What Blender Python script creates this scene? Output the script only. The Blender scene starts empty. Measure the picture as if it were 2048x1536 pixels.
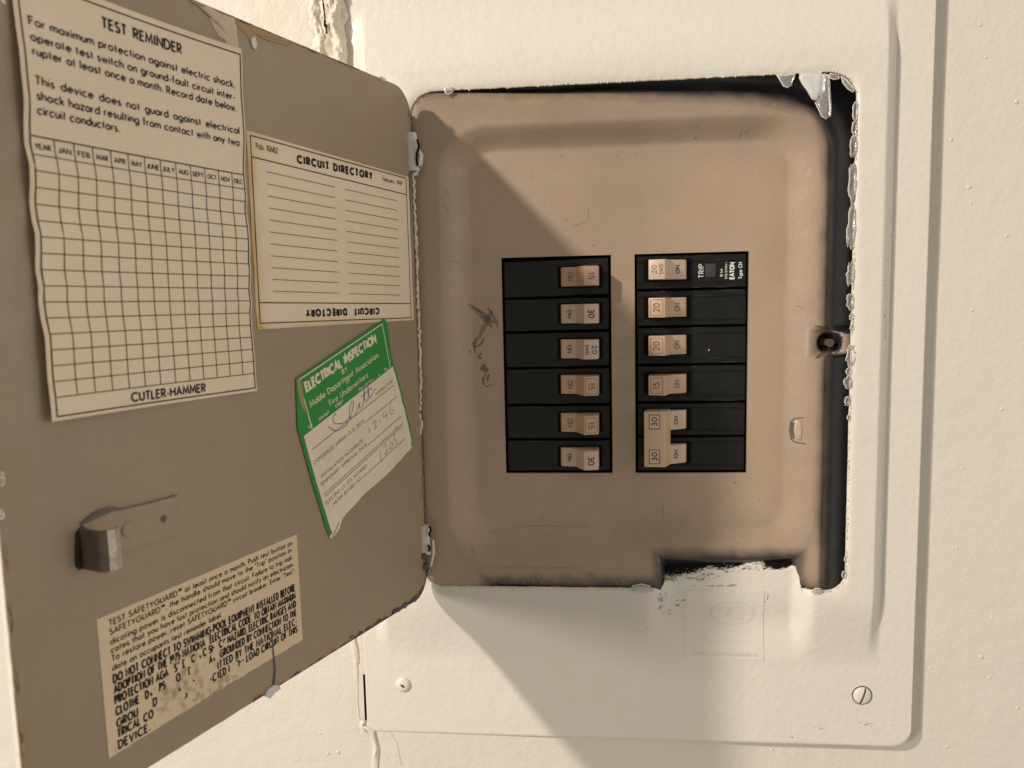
import bpy, bmesh, math, random
import numpy as np
from mathutils import Matrix, Vector
random.seed(7); rng = np.random.default_rng(7)
S = 0.01                                   # everything below is written in centimetres
PI = math.pi
scn = bpy.context.scene
COL = scn.collection

# ------------------------------------------------------------------ camera
FPX = 1516.6746
def rotm(r):
    r = np.array(r, float); th = np.linalg.norm(r); k = r/th
    K = np.array([[0,-k[2],k[1]],[k[2],0,-k[0]],[-k[1],k[0],0]])
    return np.eye(3)+np.sin(th)*K+(1-np.cos(th))*K@K
CM = np.array([[1,0,0],[0,0,-1],[0,1,0.]])@rotm([0.1041575,-0.0170965,-0.0901292])
CP = np.array([4.12676,-40.42957,-2.51487])
cam = bpy.data.cameras.new("camera"); camo = bpy.data.objects.new("camera", cam); COL.objects.link(camo)
cam.sensor_width = 36; cam.lens = FPX/2048*36; cam.clip_start = 0.01; cam.clip_end = 50
mw = Matrix.Identity(4)
for i in range(3):
    mw[i][0] = CM[0][i]; mw[i][1] = -CM[1][i]; mw[i][2] = -CM[2][i]; mw[i][3] = CP[i]*S
camo.matrix_world = mw
cam.dof.use_dof = True; cam.dof.focus_distance = 0.37; cam.dof.aperture_fstop = 15
scn.camera = camo
# ------------------------------------------------------------------ light
W = bpy.data.worlds.new("World"); scn.world = W; W.use_nodes = True
bg = W.node_tree.nodes['Background']; bg.inputs[0].default_value = (1.0,0.92,0.80,1); bg.inputs[1].default_value = 0.35
def lamp(name, kind, loc, power, col, size=None, target=None):
    l = bpy.data.lights.new(name, kind); l.energy = power; l.color = col
    if kind == 'POINT': l.shadow_soft_size = size
    else: l.shape = 'DISK'; l.size = size
    o = bpy.data.objects.new(name, l); COL.objects.link(o); o.location = Vector(loc)*S
    if target is not None:
        o.rotation_euler = (Vector(target)-Vector(loc)).to_track_quat('-Z','Y').to_euler()
    return o
lamp("key_lamp", 'POINT', (-172,-158,120), 228.0, (1.0,0.885,0.785), 0.06)
lamp("second_lamp", 'POINT', (-185,-179,12), 84.0, (1.0,0.90,0.80), 0.20)
lamp("side_fill", 'AREA', (180,-38,8), 5.5, (1.0,0.92,0.82), 0.9, (0,0,-5))
scn.view_settings.view_transform = 'Standard'; scn.view_settings.look = 'None'
scn.view_settings.exposure = 0.0; scn.view_settings.gamma = 1.0

# ------------------------------------------------------------------ geometry helpers
def ray(px, py): return CM.T@np.array([(px-1024)/FPX,(py-768)/FPX,1.0])
def at(px, py, Y=0.0):                     # the point of the plane Y seen at a place of the photograph
    r = ray(px,py); return CP+(Y-CP[1])/r[1]*r
TH = math.radians(111.98741)
DD = np.array([math.cos(TH),-math.sin(TH),0]); DN = np.array([-DD[1],DD[0],0]); DO = np.array([-4.3192,-1.3,0])
ZT, ZB, WD = 8.432, -17.962, 21.233
def duv(px, py, h=0.0):                    # door-plane coordinates (u from the hinge, v = height)
    r = ray(px,py); t = ((DO-CP)@DN+h)/(r@DN); P = CP+t*r
    return float((P-DO)@DD), float(P[2])
def D(u, v, h=0.0): return DO+DD*u+DN*h+np.array([0,0,v])
def ss(a, b, x):
    t = np.clip((np.asarray(x,float)-a)/(b-a),0,1); return t*t*(3-2*t)
def vnoise(x, y, seed=0):                  # smooth value noise
    x = np.asarray(x,float); y = np.asarray(y,float)
    xi = np.floor(x).astype(int); yi = np.floor(y).astype(int); xf = x-xi; yf = y-yi
    def h(a,b): 
        v = np.sin(a*127.1+b*311.7+seed*74.7)*43758.5453
        return v-np.floor(v)
    u = xf*xf*(3-2*xf); v = yf*yf*(3-2*yf)
    return (h(xi,yi)*(1-u)+h(xi+1,yi)*u)*(1-v)+(h(xi,yi+1)*(1-u)+h(xi+1,yi+1)*u)*v
def fbm(x, y, seed=0, o=4):
    r = 0; a = 1; t = 0
    for i in range(o): r = r+a*vnoise(np.asarray(x)*2**i,np.asarray(y)*2**i,seed+i*13); t += a; a *= .5
    return r/t-.5

WORLDO = {}
def thing(name, label, cat, loc, group=None):
    o = bpy.data.objects.new(name, None); COL.objects.link(o); o.location = Vector(loc)*S
    o.empty_display_size = .02
    o['label'] = label; o['category'] = cat
    if group: o['group'] = group
    WORLDO[o] = np.array(loc, float); return o
def tag(o, label=None, cat=None, group=None, kind=None):
    if label: o['label'] = label
    if cat: o['category'] = cat
    if group: o['group'] = group
    if kind: o['kind'] = kind
    return o
class MB:
    def __init__(s): s.v = []; s.f = []; s.m = []
    def add(s, verts, faces, mi=0):
        b = len(s.v); s.v.extend([tuple(map(float,p)) for p in verts]); s.f.extend([tuple(b+i for i in f) for f in faces]); s.m.extend([mi]*len(faces))
    def grid(s, P, mi=0, close=False):     # P[i][j] points
        n = len(P); m = len(P[0]); V = [p for r in P for p in r]; F = []
        for i in range(n-1):
            for j in range(m-1+(1 if close else 0)):
                k = (j+1)%m
                F.append((i*m+j,i*m+k,(i+1)*m+k,(i+1)*m+j))
        s.add(V,F,mi)
    def prism(s, pts2, f, a, b, mi=0, mi_side=None):      # polygon pts2 placed by f(x,y,depth)
        n = len(pts2); V = [f(x,y,a) for x,y in pts2]+[f(x,y,b) for x,y in pts2]
        s.add(V,[tuple(range(n)),tuple(range(2*n-1,n-1,-1))],mi)
        s.add(V,[(i,i+n,(i+1)%n+n,(i+1)%n) for i in range(n)],mi if mi_side is None else mi_side)
    def ribbon(s, pts, hw, f, closed=False, mi=0, seg=.35, taper=None):
        q = [np.array(pts[0],float)]
        for p in pts[1:]:
            p = np.array(p,float); d = np.linalg.norm(p-q[-1])
            if d < 1e-5: continue
            k = max(1,int(math.ceil(d/seg))); a = q[-1]
            for i in range(1,k+1): q.append(a+(p-a)*i/k)
        n = len(q)
        if n < 2: return
        L = []; R = []
        for i in range(n):
            if closed: a = q[(i-1)%(n-1)]; b = q[(i+1)%(n-1)] if i < n-1 else q[1]
            else: a = q[max(0,i-1)]; b = q[min(n-1,i+1)]
            c = q[i]; t1 = c-a; t2 = b-c
            l1 = np.linalg.norm(t1); l2 = np.linalg.norm(t2)
            t1 = t1/l1 if l1 > 1e-9 else t2/max(l2,1e-9); t2 = t2/l2 if l2 > 1e-9 else t1
            t = t1+t2; l = np.linalg.norm(t); t = t/l if l > 1e-6 else t2
            nn = np.array([-t[1],t[0]]); k = 1/max(.45, abs(nn@np.array([-t2[1],t2[0]])))
            w = hw*(taper(i/(n-1)) if taper else 1)
            L.append(c+nn*w*k); R.append(c-nn*w*k)
        V = [f(*p) for p in L]+[f(*p) for p in R]
        s.add(V,[(i,i+1,n+i+1,n+i) for i in range(n-1)],mi)
    def tube(s, path, r, n=8, mi=0, cap=True):
        P = []; path = [np.array(p,float) for p in path]
        for i,c in enumerate(path):
            t = path[min(i+1,len(path)-1)]-path[max(0,i-1)]; t = t/np.linalg.norm(t)
            up = np.array([0,0,1.]) if abs(t[2]) < .9 else np.array([1.,0,0])
            a = np.cross(t,up); a /= np.linalg.norm(a); b = np.cross(t,a)
            rr = r[i] if hasattr(r,'__len__') else r
            P.append([c+rr*(a*math.cos(2*PI*k/n)+b*math.sin(2*PI*k/n)) for k in range(n)])
        s.grid(P,mi,True)
        if cap:
            s.add(P[0],[tuple(range(n))],mi); s.add(P[-1],[tuple(range(n-1,-1,-1))],mi)
    def build(s, name, mats, parent=None, smooth=False, bevel=0, attr=None, autosmooth=None):
        me = bpy.data.meshes.new(name)
        O = WORLDO.get(parent, np.zeros(3)) if parent else np.zeros(3)
        V = (np.array(s.v)-O)*S
        me.from_pydata(V.tolist(),[],s.f)
        if not isinstance(mats,(list,tuple)): mats = [mats]
        for m in mats: me.materials.append(m)
        me.polygons.foreach_set('material_index', s.m)
        if bevel:
            bm = bmesh.new(); bm.from_mesh(me); bmesh.ops.remove_doubles(bm,verts=bm.verts,dist=1e-7)
            bmesh.ops.recalc_face_normals(bm,faces=bm.faces)
            ed = [e for e in bm.edges if len(e.link_faces)==2 and e.calc_face_angle(0) > .45]
            bmesh.ops.bevel(bm,geom=ed,offset=bevel*S,segments=2,affect='EDGES',profile=.5,clamp_overlap=True)
            bm.to_mesh(me); bm.free()
        if attr is not None:
            for an,av in attr.items():
                a = me.attributes.new(an,'FLOAT','POINT'); a.data.foreach_set('value', np.asarray(av,np.float32).ravel())
        me.update()
        if smooth: me.polygons.foreach_set('use_smooth',[True]*len(me.polygons))
        if autosmooth:
            me.polygons.foreach_set('use_smooth',[True]*len(me.polygons))
            try: me.set_sharp_from_angle(angle=math.radians(autosmooth))
            except Exception: pass
        o = bpy.data.objects.new(name, me); COL.objects.link(o)
        if parent is not None: o.parent = parent; WORLDO[o] = WORLDO[parent]
        else: WORLDO[o] = np.zeros(3)
        return o
def boxm(b, lo, hi, mi=0):
    x0,y0,z0 = lo; x1,y1,z1 = hi
    b.add([(x0,y0,z0),(x1,y0,z0),(x1,y1,z0),(x0,y1,z0),(x0,y0,z1),(x1,y0,z1),(x1,y1,z1),(x0,y1,z1)],
          [(0,3,2,1),(4,5,6,7),(0,1,5,4),(1,2,6,5),(2,3,7,6),(3,0,4,7)],mi)
def blob(b, out, f, thick, mi=0, prof=((1,0),(.93,.6),(.75,.9),(.45,1),(.0,1.05)), wob=0, cen=None):
    """a puffed drop of paint: outline out, placed by f(x,y,h)"""
    out = np.array(out,float); c = out.mean(0) if cen is None else np.array(cen,float); R = []
    for k,(sc,h) in enumerate(prof):
        R.append([f(*(c+(p-c)*sc), thick*h*(1+wob*(random.random()-.5))) for p in out])
    b.grid(R,mi,True)
def ell(cx, cy, rx, ry, n=14, j=.12, rot=0):
    o = []
    for k in range(n):
        a = 2*PI*k/n; r = 1+j*(random.random()*2-1); x = rx*r*math.cos(a); y = ry*r*math.sin(a)
        o.append((cx+x*math.cos(rot)-y*math.sin(rot), cy+x*math.sin(rot)+y*math.cos(rot)))
    return o

# ------------------------------------------------------------------ materials
def mat(name, col, rough=.5, bump=None, var=None, spec=.5, metal=0, coat=0, attrs=None, alpha=None, rv=None):
    """bump = [(scale, detail, strength, distance_mm)], var = (scale, amount), attrs = [(attribute, colour)]"""
    m = bpy.data.materials.new(name); m.use_nodes = True; nt = m.node_tree; N = nt.nodes; L = nt.links
    p = N['Principled BSDF']; p.inputs['Roughness'].default_value = rough; p.inputs['Metallic'].default_value = metal
    p.inputs['Specular IOR Level'].default_value = spec; p.inputs['Coat Weight'].default_value = coat
    tc = N.new('ShaderNodeTexCoord'); co = tc.outputs['Object']
    cur = N.new('ShaderNodeRGB'); cur.outputs[0].default_value = (*col,1); cur = cur.outputs[0]
    if var:
        for (sc,am,dk) in var:
            nz = N.new('ShaderNodeTexNoise'); nz.inputs['Scale'].default_value = sc; nz.inputs['Detail'].default_value = 5
            nz.inputs['Roughness'].default_value = .6; L.new(co,nz.inputs['Vector'])
            mr = N.new('ShaderNodeMapRange'); mr.inputs[1].default_value = .35; mr.inputs[2].default_value = .7
            mr.inputs[3].default_value = 0; mr.inputs[4].default_value = am; L.new(nz.outputs[0],mr.inputs[0])
            mx = N.new('ShaderNodeMix'); mx.data_type = 'RGBA'; mx.inputs[7].default_value = (*dk,1)
            L.new(mr.outputs[0],mx.inputs[0]); L.new(cur,mx.inputs[6]); cur = mx.outputs[2]
    if attrs:
        for an,c in attrs:
            a = N.new('ShaderNodeAttribute'); a.attribute_name = an
            mx = N.new('ShaderNodeMix'); mx.data_type = 'RGBA'; mx.inputs[7].default_value = (*c,1)
            L.new(a.outputs['Fac'],mx.inputs[0]); L.new(cur,mx.inputs[6]); cur = mx.outputs[2]
    L.new(cur,p.inputs['Base Color'])
    if rv:
        nz = N.new('ShaderNodeTexNoise'); nz.inputs['Scale'].default_value = rv[0]; nz.inputs['Detail'].default_value = 6; nz.inputs['Roughness'].default_value = .65
        L.new(co,nz.inputs['Vector']); mr = N.new('ShaderNodeMapRange'); mr.inputs[1].default_value = .3; mr.inputs[2].default_value = .7
        mr.inputs[3].default_value = rv[1]; mr.inputs[4].default_value = rv[2]; L.new(nz.outputs[0],mr.inputs[0]); L.new(mr.outputs[0],p.inputs['Roughness'])
    if bump:
        prev = None
        for (sc,det,st,dist) in bump:
            nz = N.new('ShaderNodeTexNoise'); nz.inputs['Scale'].default_value = sc; nz.inputs['Detail'].default_value = det
            L.new(co,nz.inputs['Vector'])
            bp = N.new('ShaderNodeBump'); bp.inputs['Strength'].default_value = st; bp.inputs['Distance'].default_value = dist*.001
            L.new(nz.outputs[0],bp.inputs['Height'])
            if prev: L.new(prev,bp.inputs['Normal'])
            prev = bp.outputs[0]
        L.new(prev,p.inputs['Normal'])
    if alpha is not None:
        nz = N.new('ShaderNodeTexNoise'); nz.inputs['Scale'].default_value = alpha[0]; L.new(co,nz.inputs['Vector'])
        mr = N.new('ShaderNodeMapRange'); mr.inputs[1].default_value = .35; mr.inputs[2].default_value = .65
        mr.inputs[3].default_value = alpha[1]; mr.inputs[4].default_value = alpha[2]; L.new(nz.outputs[0],mr.inputs[0])
        L.new(mr.outputs[0],p.inputs['Alpha'])
    return m
BR = (.42,.302,.20)
M_wall = mat('cream_wall_paint',(.72,.68,.60),.5,[(22,3,.5,2.2),(120,5,.8,.7),(520,3,.8,.25)],[(9,.25,(.68,.63,.55))],spec=.35)
M_cover = mat('white_gloss_paint',(.755,.72,.645),.38,[(45,3,.5,.8),(260,4,1,.33),(900,2,.5,.08)],[(14,.4,(.71,.68,.605)),(50,.25,(.72,.67,.57)),(1200,.15,(.62,.58,.50))],spec=.45)
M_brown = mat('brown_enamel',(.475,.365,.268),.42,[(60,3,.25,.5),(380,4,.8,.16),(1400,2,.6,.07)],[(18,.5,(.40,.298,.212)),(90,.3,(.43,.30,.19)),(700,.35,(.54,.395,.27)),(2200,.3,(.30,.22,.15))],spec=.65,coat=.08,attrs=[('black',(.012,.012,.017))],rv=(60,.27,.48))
M_door = mat('brown_door_enamel',(.37,.29,.20),.45,[(50,3,.25,.4),(300,4,.7,.14),(1400,2,.5,.06)],[(14,.7,(.31,.24,.162)),(70,.3,(.30,.235,.155)),(600,.3,(.39,.315,.23)),(2200,.3,(.26,.20,.14))],spec=.5,attrs=[('stain',(.34,.22,.07))],rv=(45,.32,.55))
M_edge = mat('chipped_dark_paint',(.05,.048,.055),.4,[(500,4,.8,.3)],[(260,.6,(.14,.13,.13))])
M_ochre = mat('ochre_stain',(.42,.29,.12),.6,[(500,4,.5,.1)],[(250,.6,(.30,.22,.13))])
M_paper = mat('aged_paper',(.88,.77,.61),.8,[(40,3,.35,.4),(500,4,.6,.08)],[(22,.6,(.78,.63,.44)),(60,.35,(.80,.68,.50)),(420,.4,(.88,.78,.63)),(1500,.25,(.66,.54,.38))],spec=.2,attrs=[('stain',(.62,.40,.13))])
M_paper4 = mat('worn_paper',(.76,.62,.43),.75,[(500,4,.5,.1)],[(35,.4,(.62,.48,.31)),(420,.35,(.76,.62,.44))],spec=.2,attrs=[('stain',(.38,.28,.165))])
M_tape = mat('old_tape',(.62,.52,.385),.6,[(300,4,.4,.1)],[(120,.5,(.52,.41,.28))])
M_ink = mat('purple_black_ink',(.035,.024,.032),.7,spec=.2)
M_inkb = mat('black_ink',(.022,.018,.02),.7,spec=.2)
M_green = mat('green_print',(.035,.27,.06),.6,[(500,3,.3,.05)],[(60,.35,(.05,.31,.08))],spec=.3)
M_greeni = mat('green_ink',(.05,.12,.05),.7,spec=.2)
M_cream = mat('cream_paper_print',(.85,.76,.61),.8,[(500,4,.3,.05)],[(50,.4,(.60,.50,.37))],spec=.2)
M_pen = mat('blue_pen_ink',(.09,.09,.16),.6,spec=.2)
M_pencil = mat('pencil',(.16,.15,.16),.6)
M_brk = mat('black_phenolic',(.008,.0085,.008),.38,[(120,3,.4,.2),(700,3,.6,.1)],[(180,.6,(.016,.017,.014)),(1500,.3,(.026,.026,.022))],spec=.30,rv=(150,.25,.5))
M_wear = mat('scuffed_phenolic',(.09,.09,.075),.5)
M_well = mat('slot_black',(.004,.004,.004),.7,spec=.1)
M_hand = mat('tan_handle_plastic',(.62,.42,.28),.42,[(600,3,.3,.05)],[(120,.35,(.55,.36,.23))])
M_handp = mat('pale_handle_plastic',(.66,.50,.39),.42,[(600,3,.3,.05)],[(120,.35,(.60,.44,.33))])
M_handd = mat('brown_handle_plastic',(.54,.35,.25),.42,[(600,3,.3,.05)],[(120,.3,(.50,.28,.17))])
M_tie = mat('yellow_tan_plastic',(.60,.44,.285),.42,[(600,3,.3,.05)],[(120,.3,(.55,.40,.255))])
M_emb = mat('moulded_number',(.21,.125,.075),.5)
M_hink = mat('handle_print',(.05,.035,.03),.6)
M_white = mat('white_print',(.80,.80,.76),.6)
M_btn = mat('button_dark',(.05,.05,.045),.3,spec=.6)
M_drip = mat('glossy_paint_drip',(.90,.89,.88),.14,[(600,3,.7,.25)],[(420,.6,(.55,.54,.58))],spec=.7,coat=.4); M_drip.node_tree.nodes['Principled BSDF'].inputs['Transmission Weight'].default_value = .7
M_chip = mat('thick_white_paint',(.76,.71,.60),.4,[(400,4,.7,.3)],[(300,.3,(.60,.55,.45))])
M_grey = mat('grey_white_paint',(.66,.66,.65),.38,[(300,4,.5,.2)],[(220,.5,(.56,.55,.53))])
M_rust = mat('rusty_pin',(.16,.10,.06),.5,[(900,3,.5,.1)],[(300,.7,(.30,.24,.13))],metal=.3)
M_steel = mat('worn_steel',(.62,.54,.44),.36,[(500,4,.6,.15)],[(300,.8,(.32,.30,.29))],metal=.45)
M_dark = mat('dark_cavity',(.006,.006,.007),.8,spec=.1)
M_hook = mat('hook_enamel',(.13,.105,.08),.45,[(400,4,.5,.1)],[(150,.6,(.05,.045,.045))])
M_mark = mat('marker_smudge',(.13,.115,.105),.6,alpha=(1300,.12,.5))
M_markb = mat('marker_blue_grey',(.08,.095,.10),.6,alpha=(1300,.15,.7))
M_plaster = mat('cracked_plaster',(.76,.70,.58),.5,[(180,5,.9,1.0),(500,4,.6,.4)],[(150,.4,(.66,.59,.46))])

# ------------------------------------------------------------------ stroke lettering
GS = {
'A':(.76,"0,0 .38,1 .76,0;.14,.35 .62,.35"),'B':(.55,"0,0 0,1 .27,1 (.27,.76,.24,.24,90,-90) 0,.52;.27,.52 (.27,.26,.28,.26,90,-90) 0,0"),
'C':(.85,"(.5,.5,.5,.5,45,315)"),'D':(.75,"0,0 0,1 .25,1 (.25,.5,.5,.5,90,-90) 0,0"),'E':(.5,".5,1 0,1 0,0 .5,0;0,.52 .45,.52"),
'F':(.48,".48,1 0,1 0,0;0,.52 .42,.52"),'G':(.95,"(.5,.5,.5,.5,45,360) .55,.5"),'H':(.68,"0,0 0,1;.68,0 .68,1;0,.52 .68,.52"),
'I':(.12,".06,0 .06,1"),'J':(.35,".35,1 .35,.2 (.17,.2,.18,.2,0,-170)"),'K':(.6,"0,0 0,1;.58,1 0,.45;.15,.6 .6,0"),'L':(.45,"0,1 0,0 .45,0"),
'M':(.85,"0,0 .08,1 .42,.2 .77,1 .85,0"),'N':(.72,"0,0 0,1 .72,0 .72,1"),'O':(.95,"(.47,.5,.47,.5,0,360)"),
'P':(.52,"0,0 0,1 .26,1 (.26,.74,.26,.26,90,-90) 0,.48"),'Q':(.95,"(.47,.5,.47,.5,0,360);.55,.3 .95,-.05"),
'R':(.55,"0,0 0,1 .26,1 (.26,.74,.26,.26,90,-90) 0,.48;.22,.48 .55,0"),'S':(.52,"(.26,.76,.22,.24,30,270) (.26,.26,.26,.26,90,-150)"),
'T':(.56,"0,1 .56,1;.28,1 .28,0"),'U':(.64,"0,1 0,.32 (.32,.32,.32,.32,180,360) .64,1"),'V':(.7,"0,1 .35,0 .7,1"),
'W':(1.05,"0,1 .28,0 .52,.9 .77,0 1.05,1"),'X':(.65,"0,0 .65,1;0,1 .65,0"),'Y':(.62,"0,1 .31,.5 .62,1;.31,.5 .31,0"),'Z':(.56,"0,1 .56,1 0,0 .56,0"),
'0':(.56,"(.28,.5,.28,.5,0,360)"),'1':(.2,"0,.82 .18,1 .18,0"),'2':(.54,"(.27,.73,.25,.27,170,-35) 0,0 .54,0"),
'3':(.52,"(.25,.76,.22,.24,150,-90);.2,.52 (.25,.26,.27,.26,90,-150)"),'4':(.58,".42,0 .42,1 0,.28 .58,.28"),'5':(.5,".48,1 .12,1 .06,.55 (.24,.32,.27,.32,110,-150)"),
'6':(.56,"(.28,.3,.28,.3,0,360);.04,.42 .38,1"),'7':(.52,"0,1 .52,1 .15,0"),'8':(.52,"(.26,.76,.2,.24,0,360);(.26,.26,.26,.26,0,360)"),'9':(.56,"(.28,.7,.28,.3,0,360);.53,.58 .18,0"),
'a':(.58,"(.29,.31,.29,.31,0,360);.58,0 .58,.62"),'b':(.58,"(.29,.31,.29,.31,0,360);0,0 0,1.05"),'c':(.53,"(.31,.31,.31,.31,48,312)"),
'd':(.58,"(.29,.31,.29,.31,0,360);.58,0 .58,1.05"),'e':(.6,".02,.33 .6,.33 (.31,.31,.29,.31,4,312)"),'f':(.3,".1,0 .1,.85 (.26,.85,.16,.18,180,80);0,.62 .28,.62"),
'g':(.58,"(.29,.31,.29,.31,0,360);.58,.62 .58,-.03 (.3,-.03,.28,.27,0,-155)"),'h':(.46,"0,0 0,1.05;0,.36 (.23,.38,.23,.24,180,0) .46,0"),
'i':(.06,".03,0 .03,.62;.03,.82 .03,.94"),'j':(0,"0,-.3 0,.62;0,.83 0,.93"),'k':(.42,"0,0 0,1.05;.38,.62 0,.27;.12,.38 .42,0"),'l':(.06,".03,0 .03,1.05"),
'm':(.8,"0,0 0,.62;0,.38 (.2,.4,.2,.22,180,0) .4,0;.4,.38 (.6,.4,.2,.22,180,0) .8,0"),'n':(.46,"0,0 0,.62;0,.36 (.23,.38,.23,.24,180,0) .46,0"),
'o':(.6,"(.3,.31,.3,.31,0,360)"),'p':(.58,"(.29,.31,.29,.31,0,360);0,.62 0,-.3"),'q':(.58,"(.29,.31,.29,.31,0,360);.58,.62 .58,-.3"),
'r':(.25,"0,0 0,.62;0,.36 (.2,.4,.2,.21,180,80)"),'s':(.35,"(.18,.46,.14,.16,35,270) (.18,.15,.17,.15,90,-150)"),'t':(.26,".12,.92 .12,0;0,.62 .26,.62"),
'u':(.46,"0,.62 0,.25 (.23,.25,.23,.25,180,360) .46,.62;.46,.3 .46,0"),'v':(.44,"0,.62 .22,0 .44,.62"),'w':(.7,"0,.62 .18,0 .35,.55 .52,0 .7,.62"),
'x':(.42,"0,0 .42,.62;0,.62 .42,0"),'y':(.44,"0,.62 .23,.02;.44,.62 .1,-.3"),'z':(.4,"0,.62 .4,.62 0,0 .4,0"),
'.':(.06,".03,-.02 .03,.12"),',':(.04,".04,.08 0,-.14"),'-':(.26,"0,.33 .26,.33"),"'":(0,"0,1 0,.78"),'"':(.16,"0,1.02 .03,.78;.16,1.02 .13,.78"),
'/':(.4,"0,-.1 .4,1.05"),'~':(.4,"0,.3 .12,.42 .28,.3 .4,.42"),
'\u2122':(.72,"0,1.05 .3,1.05;.15,1.05 .15,.65;.4,.65 .42,1.05 .56,.75 .7,1.05 .72,.65"),
}
def glyph(s):
    out = []
    for part in s.split(';'):
        pts = []
        for tk in part.split():
            if tk[0] == '(':
                cx,cy,rx,ry,a0,a1 = map(float,tk[1:-1].split(','))
                n = max(3,int(abs(a1-a0)/26)+1)
                for i in range(n+1):
                    a = math.radians(a0+(a1-a0)*i/n); pts.append((cx+rx*math.cos(a),cy+ry*math.sin(a)))
            else: pts.append(tuple(map(float,tk.split(','))))
        out.append(pts)
    return out
G = {k:(w,glyph(s)) for k,(w,s) in GS.items()}
def text(mb, s, x0, x1, y, cap, wt, f, cond=None, track=.27, serif=0, skip=None, mi=0, space=.55, lift0=0.0, fit=1.12):
    """lay a line of lettering from x0 to x1; f(x,y,h) puts it on its surface"""
    nat = 0; nsp = s.count(' ')
    for i,c in enumerate(s): nat += (space if c == ' ' else G[c][0]+track)
    nat -= track
    W_ = (x1-x0)/cap
    if cond is None:
        sx = min(fit, W_/nat) if nsp else W_/nat
    else: sx = cond
    extra = max(0,(W_-nat*sx))/nsp*cap if nsp and x1 is not None else 0
    x = x0; k = 0
    for c in s:
        if c == ' ': x += space*sx*cap+extra; continue
        w,strokes = G[c]
        for st in strokes:
            k += 1; h = lift0+.0008*(k%3)
            pts = [(x+px*cap*sx, y+py*cap) for px,py in st]
            if skip and skip(pts): continue
            mb.ribbon(pts,wt*.58,lambda a,b,h=h: f(a,b,h),mi=mi)
            if serif:
                for e,nb in ((0,1),(-1,-2)):
                    ex,ey = st[e]; nx,ny = st[nb]
                    if abs(ex-nx) < .02 and (abs(ey) < .01 or abs(ey-1) < .01):
                        yy = y+ey*cap+(wt*.32 if ey < .5 else -wt*.32)
                        mb.ribbon([(x+ex*cap*sx-serif,yy),(x+ex*cap*sx+serif,yy)],wt*.32,lambda a,b,h=h: f(a,b,h+.0004),mi=mi)
        x += (w+track)*sx*cap

# ------------------------------------------------------------------ wall
def wally(x, z):
    y = -.24+.66*ss(-9,22,x)
    y = y-.26*ss(-21.5,-26.4,z)*ss(12,-26,0*z+12)*1.0
    y = y+.05*fbm(x*.25,z*.25,3,3)
    return y
def uniq(a): return np.array(sorted(set(np.round(a,4))))
XL, XR, ZBOT, ZTOP = -8.25, 21.46, -26.50, 17.0
HX0, HX1, HZ0, HZ1 = XL-.17, 20.4, ZBOT+.5, ZTOP-.6
gx = uniq(np.concatenate([np.linspace(-150,-32,14),np.arange(-30,50,.5),np.linspace(52,170,14),[HX0,HX1]]))
gz = uniq(np.concatenate([np.linspace(-130,-40,12),np.arange(-38,26,.5),np.linspace(28,140,12),[HZ0,HZ1]]))
mb = MB(); X,Z = np.meshgrid(gx,gz,indexing='ij'); Y = wally(X,Z)
mb.v = list(map(tuple,np.stack([X,Y,Z],-1).reshape(-1,3))); nz_ = len(gz)
for i in range(len(gx)-1):
    for j in range(nz_-1):
        cx = (gx[i]+gx[i+1])/2; cz = (gz[j]+gz[j+1])/2
        if HX0 < cx < HX1 and HZ0 < cz < HZ1: continue
        a = i*nz_+j; mb.f.append((a,a+nz_,a+nz_+1,a+1)); mb.m.append(0)
wall = mb.build('wall',M_wall,smooth=True); tag(wall,kind='structure')
# paint pimples on the wall
mb = MB()
def onwall(x,z,h): return (x, float(wally(x,z))-h, z)
for px,py,r in [(1908,277,5),(1968,1320,6),(1866,1343,4),(1985,1362,4),(2042,1422,5),(1967,45,4),(2040,200,6),(1978,110,4),(1945,372,5),(1990,1240,3),(1950,620,4),(2010,820,4),(1930,940,3),(680,1497,6),(660,1500,4),(1546,1504,4),(1920,1100,4),(1900,1500,4),(1948,405,3),(2020,470,4),(645,1460,4),(600,1512,3)]:
    P = at(px,py,0.1); rr = r/38.*.8
    blob(mb, ell(P[0],P[2],rr*(.8+.5*random.random()),rr,10,.2), onwall, rr*.42)
o = mb.build('paint_pimples',M_wall,wall,smooth=True); tag(o,kind='stuff')

# ------------------------------------------------------------------ electrical panel
panel = thing('electrical_panel','open wall-mounted breaker panel with white painted cover and brown door swung left','breaker panel',(6.6,0,ZBOT))
# inner opening of the cover (clockwise from top left), photograph places on the cover plane
def cpt(px,py,Y=-1.0): P = at(px,py,Y); return [P[0],P[2]]
A = []
def arcpts(cx,cz,r,a0,a1,n=14): return [[cx+r*math.cos(math.radians(a0+(a1-a0)*i/n)),cz+r*math.sin(math.radians(a0+(a1-a0)*i/n))] for i in range(n+1)]
IX0, IX1, IZ0, IZ1 = -4.5, 17.68, -17.68, 8.46
def dens(pts, step):
    out = []
    for a,b in zip(pts[:-1],pts[1:]):
        a = np.array(a); b = np.array(b); n = max(1,int(np.linalg.norm(b-a)/step))
        out += [a+(b-a)*i/n for i in range(n)]
    out.append(np.array(pts[-1])); return out
rtop = 1.35
notch = [(1600,1182),(1596,1150),(1590,1131),(1574,1140),(1547,1141),(1528,1143),(1520,1122),(1498,1127),(1480,1136),(1462,1141),(1435,1141),(1413,1139),(1383,1151),(1364,1154),(1345,1160),(1330,1158),(1320,1176),(1308,1182)]
ntc = [cpt(a,b,-.31 if 0<i<len(notch)-1 else -.9) for i,(a,b) in enumerate(notch)]
ntc[0] = [ntc[0][0]+.15,IZ0]; ntc[-1] = [ntc[-1][0]-.05,IZ0]
side_top = dens([[IX0+rtop,IZ1],[IX1-rtop,IZ1]],.12)
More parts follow.
